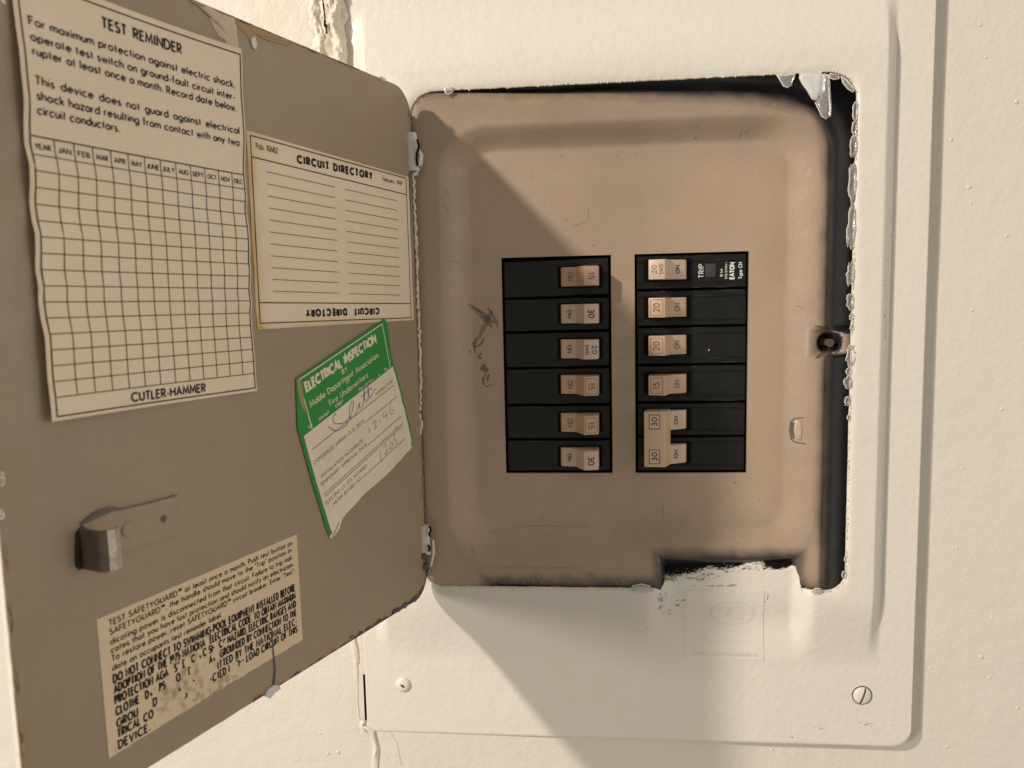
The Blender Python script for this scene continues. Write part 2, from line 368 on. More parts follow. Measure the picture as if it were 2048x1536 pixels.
c_tr = arcpts(IX1-rtop,IZ1-rtop,rtop,90,0)
side_r = dens([[IX1,IZ1-rtop],[IX1,IZ0+1.0]],.12)
c_br = arcpts(IX1-1.0,IZ0+1.0,1.0,0,-90)
side_b = dens([[IX1-1.0,IZ0]]+ntc+[[IX0+1.0,IZ0]],.1)
c_bl = arcpts(IX0+1.0,IZ0+1.0,1.0,270,180)
side_l = dens([[IX0,IZ0+1.0],[IX0,IZ1-rtop]],.2)
c_tl = arcpts(IX0+rtop,IZ1-rtop,rtop,180,90)
ro = 1.0
def lerp1(a,b,t): return a+(b-a)*t
inner = []; outer = []
def seg(pts, fo):
    for p in pts: inner.append(np.array(p,float)); outer.append(np.array(fo(p),float))
mx = lambda x: float(np.interp(x,[IX0+1,0,5,15.75,16.68],[XL+ro,-1.2,5,16.3,XR-ro]))
seg(side_top[1:-1], lambda p:(lerp1(XL+ro,XR-ro,(p[0]-(IX0+rtop))/(IX1-IX0-2*rtop)),ZTOP))
for p,q in zip(c_tr,arcpts(XR-ro,ZTOP-ro,ro,90,0)): inner.append(np.array(p)); outer.append(np.array(q))
seg(side_r[1:-1], lambda p:(XR,lerp1(ZTOP-ro,ZBOT+ro,((IZ1-rtop)-p[1])/((IZ1-rtop)-(IZ0+1.0)))))
for p,q in zip(c_br,arcpts(XR-ro,ZBOT+ro,ro,0,-90)): inner.append(np.array(p)); outer.append(np.array(q))
seg(side_b[1:-1], lambda p:(mx(p[0]),ZBOT))
for p,q in zip(c_bl,arcpts(XL+.4,ZBOT+.4,.4,270,180)): inner.append(np.array(p)); outer.append(np.array(q))
seg(side_l[1:-1], lambda p:(XL,lerp1(ZBOT+ro,ZTOP-ro,(p[1]-(IZ0+1.0))/((IZ1-rtop)-(IZ0+1.0)))))
for p,q in zip(c_tl,arcpts(XL+ro,ZTOP-ro,ro,180,90)): inner.append(np.array(p)); outer.append(np.array(q))
inner = np.array(inner); outer = np.array(outer)
# ragged painted edge
K = len(inner)
dirn = outer-inner; dirn /= np.linalg.norm(dirn,axis=1)[:,None]
rag = .05*fbm(inner[:,0]*3.1,inner[:,1]*3.1,5,4)+.03*fbm(inner[:,0]*11,inner[:,1]*11,8,2)
inner = inner+dirn*rag[:,None]
ax = lambda px,Y=-1: at(px,700,Y)[0]
az = lambda py,Y=-1,px=1500: at(px,py,Y)[2]
rx0,rx1 = at(1325,1200,-.5)[0], at(1356,1200,-.5)[0]
rx2,rx3 = at(1580,1200,-.5)[0], at(1634,1200,-1)[0]
rx0 = at(1292,1200,-1)[0]
def coverY(x, z, dist=None):
    sx = ss(at(731,900,-.7)[0],at(762,900,-.9)[0],x)*(1-ss(at(1758,700,-1)[0],at(1784,700,-.7)[0],x))
    sz = ss(az(-35,-.9,1780),az(105,-.9,1780),z)
    sz = np.where(z>3, 1-ss(az(100,-.9,1780),az(-40,-.9,1780)+.6,z), ss(az(1350,-.7,1740),az(1190,-1,1740),z))
    y = -.32-.70*sx*sz
    rec = ss(rx0,rx1,x)*(1-ss(rx2,rx3,x))*ss(az(1338,-1),az(1235,-.8),z)*(np.asarray(z)<-8)
    y = y+.72*rec
    y = y+.03*fbm(x*.3,z*.3,21,3)
    if dist is not None: y = y+.10*np.exp(-(dist/.22)**1.3)*(1-rec)
    return y
NR = 120
mb = MB(); rings = []
for r in range(NR+1):
    t = r/NR; t = t*(.55+.45*t)
    P = inner+(outer-inner)*t; dist = np.linalg.norm(P-inner,axis=1)
    rings.append(np.stack([P[:,0],coverY(P[:,0],P[:,1],dist),P[:,1]],1))
back = rings[0].copy(); back[:,1] += .14
first = rings[0]+np.stack([dirn[:,0]*-.02,0*dirn[:,0]+.06,dirn[:,1]*-.02],1)
o1 = rings[-1].copy(); od = outer-np.array([6.6,-4.7]); od /= np.linalg.norm(od,axis=1)[:,None]
o1[:,0] += od[:,0]*.05; o1[:,2] += od[:,1]*.05; o1[:,1] += .05
o2 = o1.copy(); o2[:,1] = np.maximum(wally(o2[:,0],o2[:,2])+.05, o1[:,1]+.1)
mb.grid([r.tolist() for r in [back,first]+rings+[o1,o2]],0,True)
cover = mb.build('cover',M_cover,panel,smooth=True)
tag(cover,'thickly repainted white sheet metal cover with ragged paint round its opening')
def oncover(x, z, h): return (x, float(coverY(x,z))-h, z)
# ragged beads and flakes of paint along the opening
mb = MB()
for i in range(0,K):
    p = inner[i]
    if p[0] < IX0+.2: continue
    if random.random() < .55:
        r = random.uniform(.02,.05); y = float(coverY(p[0],p[1]))+.06
        c = p-dirn[i]*random.uniform(-.02,.03)
        blob(mb, ell(c[0],c[1],r*random.uniform(.8,2.0),r,7,.3,random.random()*3), lambda x,z,h,y=y:(x,y-h,z), r*.8)
o = mb.build('ragged_paint_edge',M_chip,cover,smooth=True); tag(o,kind='stuff')
# glossy paint runs down the right side of the opening
for px,py,hh,ww in [(1712,221,40,9),(1711,257,32,8),(1709,292,37,12),(1707,364,66,14),(1705,458,86,14),(1703,548,44,13),(1702,604,34,12),(1705,634,14,7),(1705,655,10,6),(1703,712,40,16),(1698,742,12,8),(1697,766,26,12),(1696,804,19,9),(1699,835,10,6),(1694,1120,12,8),(1690,1150,14,8)]:
    c = at(px,py,-1.0); b = MB()
    blob(b, ell(c[0],c[2],ww/38/2*1.1,hh/38/2,18,.24), lambda x,z,h:(x,-.86-h,z), .13, wob=.5, prof=((1,0),(.94,.8),(.78,1),(.5,.45),(0,.3)))
    o_ = b.v[:18]; b.tube([(p[0],p[1]-.05,p[2]) for p in o_]+[(o_[0][0],o_[0][1]-.05,o_[0][2])],.022,6,1)
    b.build('paint_drip',[M_drip,M_chip],cover,smooth=True)
def pxblob(name, pts, Y, th, m, parent=cover, cen=None):
    q = [cpt(a,b,Y) for a,b in pts]; b = MB()
    c = None if cen is None else cpt(*cen,Y)
    blob(b,q,lambda x,z,h:(x,Y+.04-h,z),th,wob=.25,cen=c); o_ = b.v[:len(q)]
    b.tube([(p[0],p[1]-.04,p[2]) for p in o_]+[(o_[0][0],o_[0][1]-.04,o_[0][2])],.028,6,1); return b.build(name,[m,M_chip],parent,smooth=True)
pxblob('paint_drip',[(1600,146),(1618,145),(1640,145),(1646,150),(1645,170),(1640,190),(1634,203),(1624,197),(1614,180),(1605,168),(1599,156)],-1.0,.10,M_grey)
pxblob('paint_drip',[(1648,148),(1657,150),(1659,165),(1660,185),(1662,215),(1661,232),(1652,238),(1643,232),(1638,220),(1630,205),(1638,200),(1645,180),(1648,165)],-1.0,.14,M_drip)
pxblob('paint_drip',[(1553,149),(1570,150),(1591,146),(1588,158),(1583,170),(1575,175),(1567,172),(1560,160)],-1.0,.13,M_drip)
pxblob('paint_drip',[(886,176),(898,175),(908,176),(905,184),(897,189),(891,186)],-1.0,.10,M_drip)
pxblob('paint_drip',[(1660,147),(1680,150),(1678,157),(1668,159),(1659,155)],-1.0,.07,M_drip)
pxblob('paint_drip',[(1682,152),(1694,160),(1704,172),(1710,182),(1706,184),(1696,178),(1686,166)],-1.0,.07,M_drip)
pxblob('paint_drip',[(1622,1184),(1630,1177),(1640,1177),(1647,1184),(1640,1189),(1630,1189)],-1.0,.07,M_drip)
pxblob('paint_drip',[(1265,1172),(1283,1168),(1300,1172),(1304,1182),(1285,1186),(1262,1182)],-1.0,.06,M_drip)
b = MB()
lipz = -.27
lp_ = [cpt(x,y,lipz) for x,y in [(1313,1186),(1316,1150),(1322,1134),(1340,1130),(1580,1124),(1600,1122),(1604,1184)]]
b.prism(lp_[::-1],lambda x,z,y:(x,y,z),lipz,lipz+.05); b.build('recess_lip',M_dark,panel)
b = MB()
nb = [(a_,c_) for a_,c_ in notch[1:-1]]
for k in range(520):
    i = random.randrange(len(nb)-1); t = random.random(); x = nb[i][0]+(nb[i+1][0]-nb[i][0])*t; y = nb[i][1]+(nb[i+1][1]-nb[i][1])*t
    off = -abs(random.gauss(0,1))*(7 if x < 1540 else 3)+2; x += random.uniform(-4,4); y += off
    if y < 1119 or x < 1319 or x > 1598: continue
    P = at(x,y,lipz); sc = max(.25,1+off*.07)
    blob(b,ell(P[0],P[2],random.uniform(.05,.20)*sc,random.uniform(.012,.03)*sc,8,.35,random.uniform(-.1,.45)),lambda X_,Z_,h:(X_,lipz-.006-h,Z_),.008)
tag(b.build('brushed_smear',M_chip,cover,smooth=True),'dry-brushed white paint fading out over bare black metal',kind='stuff')
# dark flakes where the white paint has not covered the recess lip
b = MB()
for (x,y,w,h,n) in [(1395,1161,34,7,38),(1420,1152,26,5,26),(1345,1163,18,6,16),(1440,1176,46,1.2,34),(1470,1174,12,2,10),(1325,1198,12,16,26),(1320,1212,8,10,12),(1372,1206,16,3,12),(1355,1216,12,3,8),(1340,1230,14,5,6),(1500,1140,22,5,22),(1516,1130,10,6,12),(1538,1198,2.5,8,10),(1534,1209,.6,.6,2),(1503,1254,2,2,3),(1479,1214,.6,.6,2),(1294,1255,1,3,3),(1460,1147,20,2,8),(1770,560,4,50,12),(1771,660,5,60,26),(1773,600,3,30,10),(1787,470,2,3,2),(1585,1480,8,3,4),(1640,1460,20,8,6),(1750,1455,30,6,6)]:
    for k in range(n):
        P = at(x+random.gauss(0,w*.4),y+random.gauss(0,h*.4),-.6); blob(b,ell(P[0],P[2],random.uniform(.015,.075)*(1 if w > 3 else .6),random.uniform(.008,.022),7,.4,random.uniform(-.1,.5)),oncover,.008)
tag(b.build('bare_patches',M_edge,cover,smooth=True),'dark bare flecks in the white paint',kind='stuff')
# painted-over label in the recess
x0,z1 = at(1372,1186,-.5)[0], at(1500,1184,-.5)[2]; x1 = at(1530,1250,-.55)[0]; z0 = at(1450,1327,-.8)[2]
b = MB(); gxs = np.linspace(x0,x1,40); gzs = np.linspace(z1,z0,40)
f = lambda x,z,h:(x,float(coverY(x,z))-.028-h,z)
b.grid([[f(x,z,0) for z in gzs] for x in gxs])
per = [(x,z1) for x in gxs]+[(x1,z) for z in gzs[1:]]+[(x,z0) for x in gxs[::-1][1:]]+[(x0,z) for z in gzs[::-1][1:]]
b.grid([[f(x,z,0) for x,z in per],[f(x,z,-.06) for x,z in per]])
emb = b.build('painted_over_label',M_cover,cover,smooth=False,autosmooth=40); tag(emb,'square label buried under the white paint in the finger recess')
b = MB(); w_ = x1-x0; hgt = z1-z0
def dome(pts, hw, lift):
    for hw_,l_ in ((hw,.3),(hw*.6,.8),(hw*.25,1)): b.ribbon(pts,hw_,lambda x,z,l_=l_: f(x,z,lift*l_),seg=.08)
ex,ez = x0+w_*.60,z1-hgt*.34
dome([(ex+w_*.28*math.cos(a),ez+hgt*.17*math.sin(a)) for a in np.linspace(0,2*PI,40)],.028,.016)
dome([(ex+w_*.05+w_*.12*math.cos(a),ez+hgt*.09*math.sin(a)) for a in np.linspace(.6,5.6,20)],.03,.016)
dome([(ex-w_*.2+w_*.07*math.cos(a),ez+hgt*.08*math.sin(a)) for a in np.linspace(.6,5.6,16)],.03,.014)
for k in range(11):
    xx = x0+w_*(.26+.06*k); dome([(xx,z1-hgt*.735),(xx+random.uniform(-.03,.05),z1-hgt*.77)],.02,.01)
text(b,'CUTLER-HAMMER',x0+w_*.1,x0+w_*.9,z1-hgt*.94,.17,.035,lambda x,z,h: f(x,z,h+.025))
b.build('relief',M_cover,panel)
# screws
def screw(px, py, r, slots, ang):
    P = at(px,py,-.6); b = MB(); y0 = float(coverY(P[0],P[2])); rg = []
    for rr,h in ((1.0,-.03),(1.0,.05),(.92,.10),(.6,.15),(.001,.17)):
        rg.append([(P[0]+r*rr*math.cos(a),y0-h,P[2]+r*rr*math.sin(a)) for a in np.linspace(0,2*PI,25)[:-1]])
    b.grid(rg,0,True)
    for k in range(slots):
        a = ang+k*PI/2; L_ = .98 if slots == 1 else (.34 if k else .2)
        dx,dz = math.cos(a),math.sin(a)
        pts = [(P[0]+dx*r*t,P[2]+dz*r*t) for t in np.linspace(-L_,L_,9)]
        def fs(x,z,k=k):
            q = math.hypot(x-P[0],z-P[2])/r
            return (x,y0-.012-.0015*k-float(np.interp(q,[0,.6,.92,1.0],[.17,.15,.10,.05])),z)
        b.ribbon(pts,.045 if slots == 1 else .05,fs,mi=1,seg=.1,taper=(lambda t:1) if slots == 1 else (lambda t:.35+math.sin(PI*t)))
    return b.build('screw',[M_cover,M_edge],cover,smooth=True)
tag(screw(804,1374,.42,2,1.0),'paint-clogged cross-head screw'); tag(screw(1728,1396,.47,1,1.25),'slotted screw with bare seam round its head')
b = MB(); P = at(1728,1396,-.6); y0 = float(coverY(P[0],P[2]))
b.ribbon([(P[0]+.50*math.cos(a),P[2]+.50*math.sin(a)) for a in np.linspace(0,2*PI,40)],.028,lambda x,z:(x,y0-.012,z),seg=.1)
b.build('screw_seam',M_edge,panel)

# dark enclosure behind
b = MB(); boxm(b,(XL-.6,.9+2.2,-25.8),(20.9,9.5,16.2)); 
V = b.v; b.f = [f_ for i,f_ in enumerate(b.f) if i != 2]; b.m = b.m[:5]
b.build('enclosure',M_dark,panel)
b = MB()                                    # cavity walls just behind the left seam
boxm(b,(XL-.9,.25,-26.2),(XL+.4,.6,16)); b.build('box_flange',M_dark,panel)

# ------------------------------------------------------------------ dead front (breaker trim plate)
def rrd(x,z,x0,x1,z0,z1,r):
    cx=(x0+x1)/2; cz=(z0+z1)/2; dx=np.abs(x-cx)-(x1-x0)/2+r; dz=np.abs(z-cz)-(z1-z0)/2+r
    return np.hypot(np.maximum(dx,0),np.maximum(dz,0))+np.minimum(np.maximum(dx,dz),0)-r
CR = -.84
FX0,FX1,FZ1,FZ0 = at(950,700,0)[0],at(1566,700,0)[0],at(1200,296,0)[2],at(1300,1052,0)[2]
KX0,KX1,KZ1,KZ0 = at(884,700,CR)[0],at(1644,700,CR)[0],at(1200,238,CR)[2],at(1200,1128,CR)[2]
nx0,nx1,nzz = at(1313,1150,CR)[0],at(1604,1150,CR)[0],at(1450,1112,CR)[2]
gT0,gT1,gT2 = at(870,187,CR)[2],at(1200,192,CR)[2],at(1560,205,CR)[2]
def dead(x,z):
    dF = rrd(x,z,FX0,FX1,FZ0,FZ1,1.4); dK = rrd(x,z,KX0,KX1,KZ0,KZ1,2.6)
    t = np.clip(dF,0,None)/(np.clip(dF,0,None)+np.clip(-dK,0,None)+1e-6)
    t = np.where(dK>=0,1,np.where(dF<=0,0,t)); t = np.clip((t-.04)/.9,0,1); t = .55*t+.45*ss(0,1,t)
    y = CR*t*(1-.42*ss(11.5,15.8,x))
    zt = np.interp(x,[at(870,187,CR)[0],at(1200,192,CR)[0],at(1560,205,CR)[0]],[gT0,gT1,gT2])
    xr = at(1648,700,CR)[0]
    # right + top falling edge, rounded in the corner
    a = x-xr+2.4; c = z-zt+2.4
    df = np.where((a>0)&(c>0),np.hypot(a,c)-2.4,np.maximum(a,c)-2.4)
    dn = np.minimum(np.minimum(x-nx0,nx1-x),nzz-z)
    db = np.minimum(az(1168,-1,1100)-z, x-at(980,1170,-1)[0])
    dl = np.minimum(z-(gT0-.1), 99)
    dff = np.maximum(df,np.maximum(dn,db*.6))
    steep = .5+.75*ss(at(1000,200,-1)[0],at(1500,200,-1)[0],x)
    y = y+2.3*(1-np.exp(-(np.clip(dff,0,None)/steep)**1.7))
    # latch boss
    bx,bz = at(1662,686,-.6)[0],at(1662,686,-.6)[2]
    q = np.hypot((x-bx)/.62,(z-bz)/.62); tz = np.exp(-(np.clip(np.maximum(np.abs(z-bz)-.55,0),0,9)/.16)**2)
    pad = tz*ss(bx-1.15,bx-.95,x)
    y = y*(1-pad)+pad*(CR*.58+.05+.28*ss(bx-1.1,bx-.3,x)*(x<bx+3)-.30*ss(bx+.2,bx+.8,x))
    y = y+.9*(1-ss(.35,1.0,q))
    y = y+.035*fbm(x*.45,z*.45,31,3)
    blk = ss(-.85,.75,df+.55*fbm(x*.7,z*.7,40,3)+.10*fbm(x*4,z*4,44,2))**1.3  # black attribute: darker towards the outer edge, notch and bottom
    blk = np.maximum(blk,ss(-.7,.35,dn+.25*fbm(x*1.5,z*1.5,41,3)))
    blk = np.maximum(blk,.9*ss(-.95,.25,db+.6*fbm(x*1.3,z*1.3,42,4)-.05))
    blk = np.where(q<1.1,np.maximum(blk,.97*(1-ss(.72,1.05,q))),blk); blk = np.where((q>1.1)&(q<1.6),blk*(1-.75*(z<bz+.4)*(z>bz-.7)*(x>bx+.3)),blk)  # shade of the boss hole painted into the black attribute
    edge_fade = np.maximum(ss(-3.2,.2,df+1.2*fbm(x*.5,z*.5,81,3)),.9*ss(-3.2,.2,np.maximum(db,dn)+1.2*fbm(x*.6,z*.6,82,3)))  # wide, faint darkening towards the edges and bottom
    blk = np.maximum(blk,.20*edge_fade+.10*np.clip(fbm(x*.35,z*.35,83,4)*3,0,1))
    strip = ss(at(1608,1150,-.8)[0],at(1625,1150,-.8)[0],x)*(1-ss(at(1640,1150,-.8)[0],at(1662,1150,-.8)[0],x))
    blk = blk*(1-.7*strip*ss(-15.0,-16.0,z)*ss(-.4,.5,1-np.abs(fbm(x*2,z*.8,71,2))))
    return y, np.clip(blk,0,1)
holes = [(0.0,5.76,-11.61,0.0),(6.98,12.80,-11.61,0.0)]
gx = list(np.arange(IX0-.5,IX1+1.0,.1)); gz = list(np.arange(IZ0-1.0,IZ1+.6,.1))
for h in holes: gx += [h[0],h[1]]; gz += [h[2],h[3]]
gx = np.array(sorted(gx)); gz = np.array(sorted(gz)); 
def thin(a, keep):
    out = [a[0]]
    for v in a[1:]:
        if v-out[-1] < .035:
            if any(abs(v-k)<1e-6 for k in keep): out[-1] = v
            continue
        out.append(v)
    return np.array(out)
gx = thin(gx,[0,5.76,6.98,12.80]); gz = thin(gz,[-11.61,0])
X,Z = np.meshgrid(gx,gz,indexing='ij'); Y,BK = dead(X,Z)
mb = MB(); mb.v = list(map(tuple,np.stack([X,Y,Z],-1).reshape(-1,3))); n_ = len(gz)
for i in range(len(gx)-1):
    for j in range(n_-1):
        cx=(gx[i]+gx[i+1])/2; cz=(gz[j]+gz[j+1])/2
        if any(h[0]<cx<h[1] and h[2]<cz<h[3] for h in holes): continue
        a=i*n_+j; mb.f.append((a,a+n_,a+n_+1,a+1)); mb.m.append(0)
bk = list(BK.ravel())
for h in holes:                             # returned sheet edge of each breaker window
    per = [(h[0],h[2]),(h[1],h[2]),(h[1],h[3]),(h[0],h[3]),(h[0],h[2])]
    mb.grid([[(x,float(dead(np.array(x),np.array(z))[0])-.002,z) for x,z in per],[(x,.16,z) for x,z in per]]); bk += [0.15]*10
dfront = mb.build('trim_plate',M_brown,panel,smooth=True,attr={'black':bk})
tag(dfront,'dished brown enamel plate round the breakers with black outer edge')
me = dfront.data
# latch boss ring + slot tab + scratches + marker
b = MB(); c = at(1662,686,-.55)
b.tube([(c[0],-.05,c[2]),(c[0],-.42,c[2])],[.20,.20],16,0); b.tube([(c[0],-.38,c[2]),(c[0],-.44,c[2])],[.14,.10],16,1)
b.build('latch_stud',[M_hook,M_edge],panel,smooth=False)
b = MB()
def ond(x,z,h): return (x,float(dead(np.array(x),np.array(z))[0])-h,z)
b.ribbon([cpt(*p,-.5) for p in [(1629,652),(1650,655),(1672,662)]],.05,lambda x,z:ond(x,z,.015),seg=.1,taper=lambda t:.3+math.sin(PI*t))
b.ribbon([cpt(*p,-.5) for p in [(1630,718),(1644,710),(1658,700),(1670,697)]],.06,lambda x,z:ond(x,z,.015),seg=.1,taper=lambda t:.3+math.sin(PI*t))
tag(b.build('crease_shade',M_hook,panel),kind='stuff')  # dark ribbons paint in the shade of the pressed ridges
b = MB()
def ond(x,z,h): return (x,float(dead(np.array(x),np.array(z))[0])-h,z)
tp = [(1608,836),(1592,838),(1585,845),(1583,862),(1585,880),(1592,886),(1612,888)]
b.ribbon([cpt(*p,-.4) for p in tp],.03,lambda x,z:ond(x,z,.012),mi=1,seg=.1)
b.ribbon([cpt(*p,-.4) for p in [(1587,846),(1585,862),(1588,879)]],.10,lambda x,z:ond(x,z,.02),mi=1,seg=.1)
blob(b,[cpt(*p,-.4) for p in [(1592,842),(1604,842),(1606,862),(1604,882),(1592,882),(1590,862)]],lambda x,z,h:ond(x,z,h),.06)
b.build('slot_tab',[M_brown,M_hook],panel,smooth=True)
b = MB()
for pts,w in [([(1020,1057),(1110,1057.5),(1180,1059)],.022),([(975,1129),(1040,1131),(1090,1131)],.03),([(1090,1131),(1170,1132)],.018),([(1050,1164),(1045,1158)],.02),([(1066,1166),(1070,1155)],.02),([(1080,1167),(1088,1156)],.025),([(1092,1168),(1095,1158)],.025),([(1228,724),(1262,714)],.02),([(1543,213),(1550,209)],.04),([(1018,1158),(1026,1162)],.02),([(1030,1158),(1034,1164)],.02),([(1228,1155),(1236,1164)],.03),([(1240,1152),(1250,1163)],.025),([(1448,228),(1458,224)],.04)]:
    b.ribbon([cpt(*p,-.5) for p in pts],w,lambda x,z:ond(x,z,.012),seg=.15,taper=lambda t:.25+.75*math.sin(PI*t))
tag(b.build('scratches_and_glints',M_ochre,panel),kind='stuff')  # long lines on the pressed edges are painted highlights, the rest scratches
b = MB()
for k in range(60):
    P = at(random.uniform(900,1640),random.uniform(215,1120),-.2); x_,z_ = P[0],P[2]; L_ = random.uniform(.1,.9); a_ = random.uniform(-.6,.6)+random.choice([0,PI/2])
    if any(h[0]-1<x_<h[1]+1 and h[2]-1<z_<h[3]+1 for h in holes): continue
    b.ribbon([(x_,z_),(x_+L_*.5*math.cos(a_),z_+L_*.5*math.sin(a_)+.03),(x_+L_*math.cos(a_),z_+L_*math.sin(a_))],.007,lambda x,z:ond(x,z,.006),seg=.1,mi=k%2,taper=lambda t:.2+math.sin(PI*t))
tag(b.build('fine_scratches',[M_hook,M_ochre],panel),kind='stuff')
b = MB()
mk = [([(938,609),(955,622),(972,640),(985,655)],.17),([(945,612),(970,628),(993,648)],.10),([(984,620),(975,640),(965,660),(957,678)],.16),([(975,615),(992,640),(995,655)],.12),([(965,632),(985,645)],.14)]
for pts,w in mk: b.ribbon([cpt(*p,0) for p in pts],w*.8,lambda x,z:ond(x,z,.008+.001*random.random()),seg=.12,taper=lambda t:.45+.6*math.sin(PI*t))
b.build('marker_scribble',M_mark,panel)
b = MB()
for pts,w in [([(954,676),(948,688),(950,700)],.11),([(969,676),(962,688),(952,694)],.06),([(940,700),(941,706)],.04),([(948,700),(952,706)],.07),([(961,705),(958,715),(964,717)],.07),([(968,728),(966,736),(976,742)],.16),([(972,745),(966,760),(968,770),(975,773),(985,768)],.055),([(978,748),(974,762)],.09)]:
    b.ribbon([cpt(*p,0) for p in pts],w,lambda x,z:ond(x,z,.012+.001*random.random()),seg=.12,taper=lambda t:.5+.5*math.sin(PI*t))
b.build('marker_scribble',M_markb,panel)
b = MB()                                    # specks in the enamel
for k in range(70):
    px = random.uniform(900,1640); py = random.uniform(210,1120)
    P = at(px,py,-.2); r = random.uniform(.012,.035)
    if any(h[0]-.1<P[0]<h[1]+.1 and h[2]-.1<P[2]<h[3]+.1 for h in holes): continue
    blob(b,ell(P[0],P[2],r*1.4,r,7,.3),ond,r*.5,mi=random.choice([0,0,0,1]))
for (px,py) in [(1507,567),(1233,310),(1418,700)]:
    P = at(px,py,0); blob(b,ell(P[0],P[2],.05,.05,8,.2),ond,.03)
tag(b.build('enamel_specks',[M_brown,M_hook],panel,smooth=True),kind='stuff')

# ------------------------------------------------------------------ door
rc = 1.3
outl = [(WD,ZB+rc)]+[(WD-rc+rc*math.cos(a),ZB+rc-rc*math.sin(a)) for a in np.linspace(0,PI/2,8)][1:]+\
       [(rc-rc*math.sin(a),ZB+rc-rc*math.cos(a)) for a in np.linspace(0,PI/2,8)]+\
       [(rc-rc*math.cos(a),ZT-rc+rc*math.sin(a)) for a in np.linspace(0,PI/2,8)]+\
       [(WD-rc+rc*math.sin(a),ZT-rc+rc*math.cos(a)) for a in np.linspace(0,PI/2,8)]
def rings_door(pts, step):
    out = []
    n = len(pts)
    for i in range(n):
        a = np.array(pts[i]); c = np.array(pts[(i+1)%n]); k = max(1,int(np.linalg.norm(c-a)/step))
        out += [a+(c-a)*j/k for j in range(k)]
    return np.array(out)
ol = rings_door(outl,.12); cen = np.array([WD/2,(ZT+ZB)/2]); nn = (cen-ol); nn /= np.linalg.norm(nn,axis=1)[:,None]
wobb = .035*fbm(ol[:,0]*2,ol[:,1]*2,51,4); ol = ol+nn*wobb[:,None]
mb = MB(); R = []; st = []
for ins,h in ((0,-.22),(0,-.02),(.03,0)):
    R.append([D(*(p+q*ins),h) for p,q in zip(ol,nn)])
mb.grid(R,1,True)
front = []; st = [0]*(3*len(ol))
tt = [0,.004,.01,.02,.035,.06,.1,.2,.35,.55,.75,.9,.999]
base = ol+nn*.03
for t in tt:
    q = base+(cen-base)*t; front.append([D(p[0],p[1],.0) for p in q])
    e = np.exp(-t*40)*(fbm(q[:,0]*.9,q[:,1]*.9,61,4)*5+.1)*np.where(q[:,0]>14,1,.75)
    st += list(np.clip(e,0,1))
mb.grid(front,0,True)
# back skin
mb.grid([[D(p[0],p[1],-.22) for p in ol],[D(*(p+(cen-p)*.999),-.22) for p in ol]],1,True); st += [0]*(2*len(ol))
door = mb.build('door',[M_door,M_chip],panel,smooth=False,autosmooth=30,attr={'stain':st})
tag(door,'brown enamelled inside of the open panel door with chipped edges')
def dpatch(b, pts, h, th=.0, mi=0, jit=.0, cen=None):
    q = [duv(*p) for p in pts]
    q2 = []
    for a,c in zip(q,q[1:]+q[:1]):
        for k in range(3):
            t = k/3; q2.append((a[0]+(c[0]-a[0])*t+random.uniform(-jit,jit),a[1]+(c[1]-a[1])*t+random.uniform(-jit,jit)))
    blob(b,q2,lambda u,v,e:D(u,v,h+e),max(th,.01),mi=mi,prof=((1,0),(.97,.8),(.6,1),(0,1)),cen=None if cen is None else duv(*cen))
b = MB(); dpatch(b,[(378,-4),(470,37),(474,60),(478,104),(455,98),(447,80),(436,72),(424,50),(412,20)],.012,.015,0,.03,cen=(455,70))
tag(b.build('tape_remnant',M_tape,door,smooth=True),'torn strip of old tape above the large label')
b = MB()
dpatch(b,[(470,40),(520,58),(560,78),(590,92),(575,90),(540,82),(515,72),(508,92),(500,80),(488,68),(478,60)],.012,.015,0,.05,cen=(505,66))
dpatch(b,[(378,0),(412,10),(405,14),(385,8)],.03,.015,0,.03)
for (x,y,l) in [(4,1085,60),(14,1200,80),(26,1330,60),(36,1450,70),(500,48,30)]:
    dpatch(b,[(x+2,y),(x+9,y+l*.2),(x+12,y+l*.6),(x+8+l*.05,y+l)],.012,.01,0,.06)
tag(b.build('ochre_stain',M_ochre,door,smooth=True),kind='stuff')
b = MB(); dpatch(b,[(499,78),(507,72),(512,90),(510,102),(503,94)],.03,.05,0,.02); b.build('paint_flake',M_chip,door,smooth=True)
# dark chipped paint along the lower edge and by the hinge corner
b = MB()
def wedge(u0,v0,u1,v1,wd_,n=40,seed=0,mi=0,h=.014):
    pts = [(u0+(u1-u0)*i/n,v0+(v1-v0)*i/n) for i in range(n+1)]; L = []; Rr = []
    tx,tz = u1-u0,v1-v0; l = math.hypot(tx,tz); nx_,nz2 = -tz/l,tx/l
    for i,(u,v) in enumerate(pts):
        w = wd_*max(.06,.35+1.6*float(fbm(np.array(i*.35+seed),np.array(seed*3.3),seed,3))+.3*random.random())
        if i in (0,n): w = .01
        L.append(D(u,v,h)); Rr.append(D(u+nx_*w,v+nz2*w,h+.006))
    b.grid([L,Rr],mi)
wedge(12.5,ZB+.02,1.3,ZB+.02,-.17,90,3); wedge(6.0,ZB+.02,1.2,ZB+.02,-.30,50,5)
arcb = [(rc-(rc-.03)*math.sin(a),ZB+rc-(rc-.03)*math.cos(a)) for a in np.linspace(0,PI/2,9)]
b.ribbon(arcb,.07,lambda u,v:D(u,v,.016),seg=.1,taper=lambda t:.6+.5*random.random())
wedge(19,ZT-.02,4.0,ZT-.02,.10,90,9)
tag(b.build('chipped_edge',M_edge,door),kind='stuff')
b = MB()
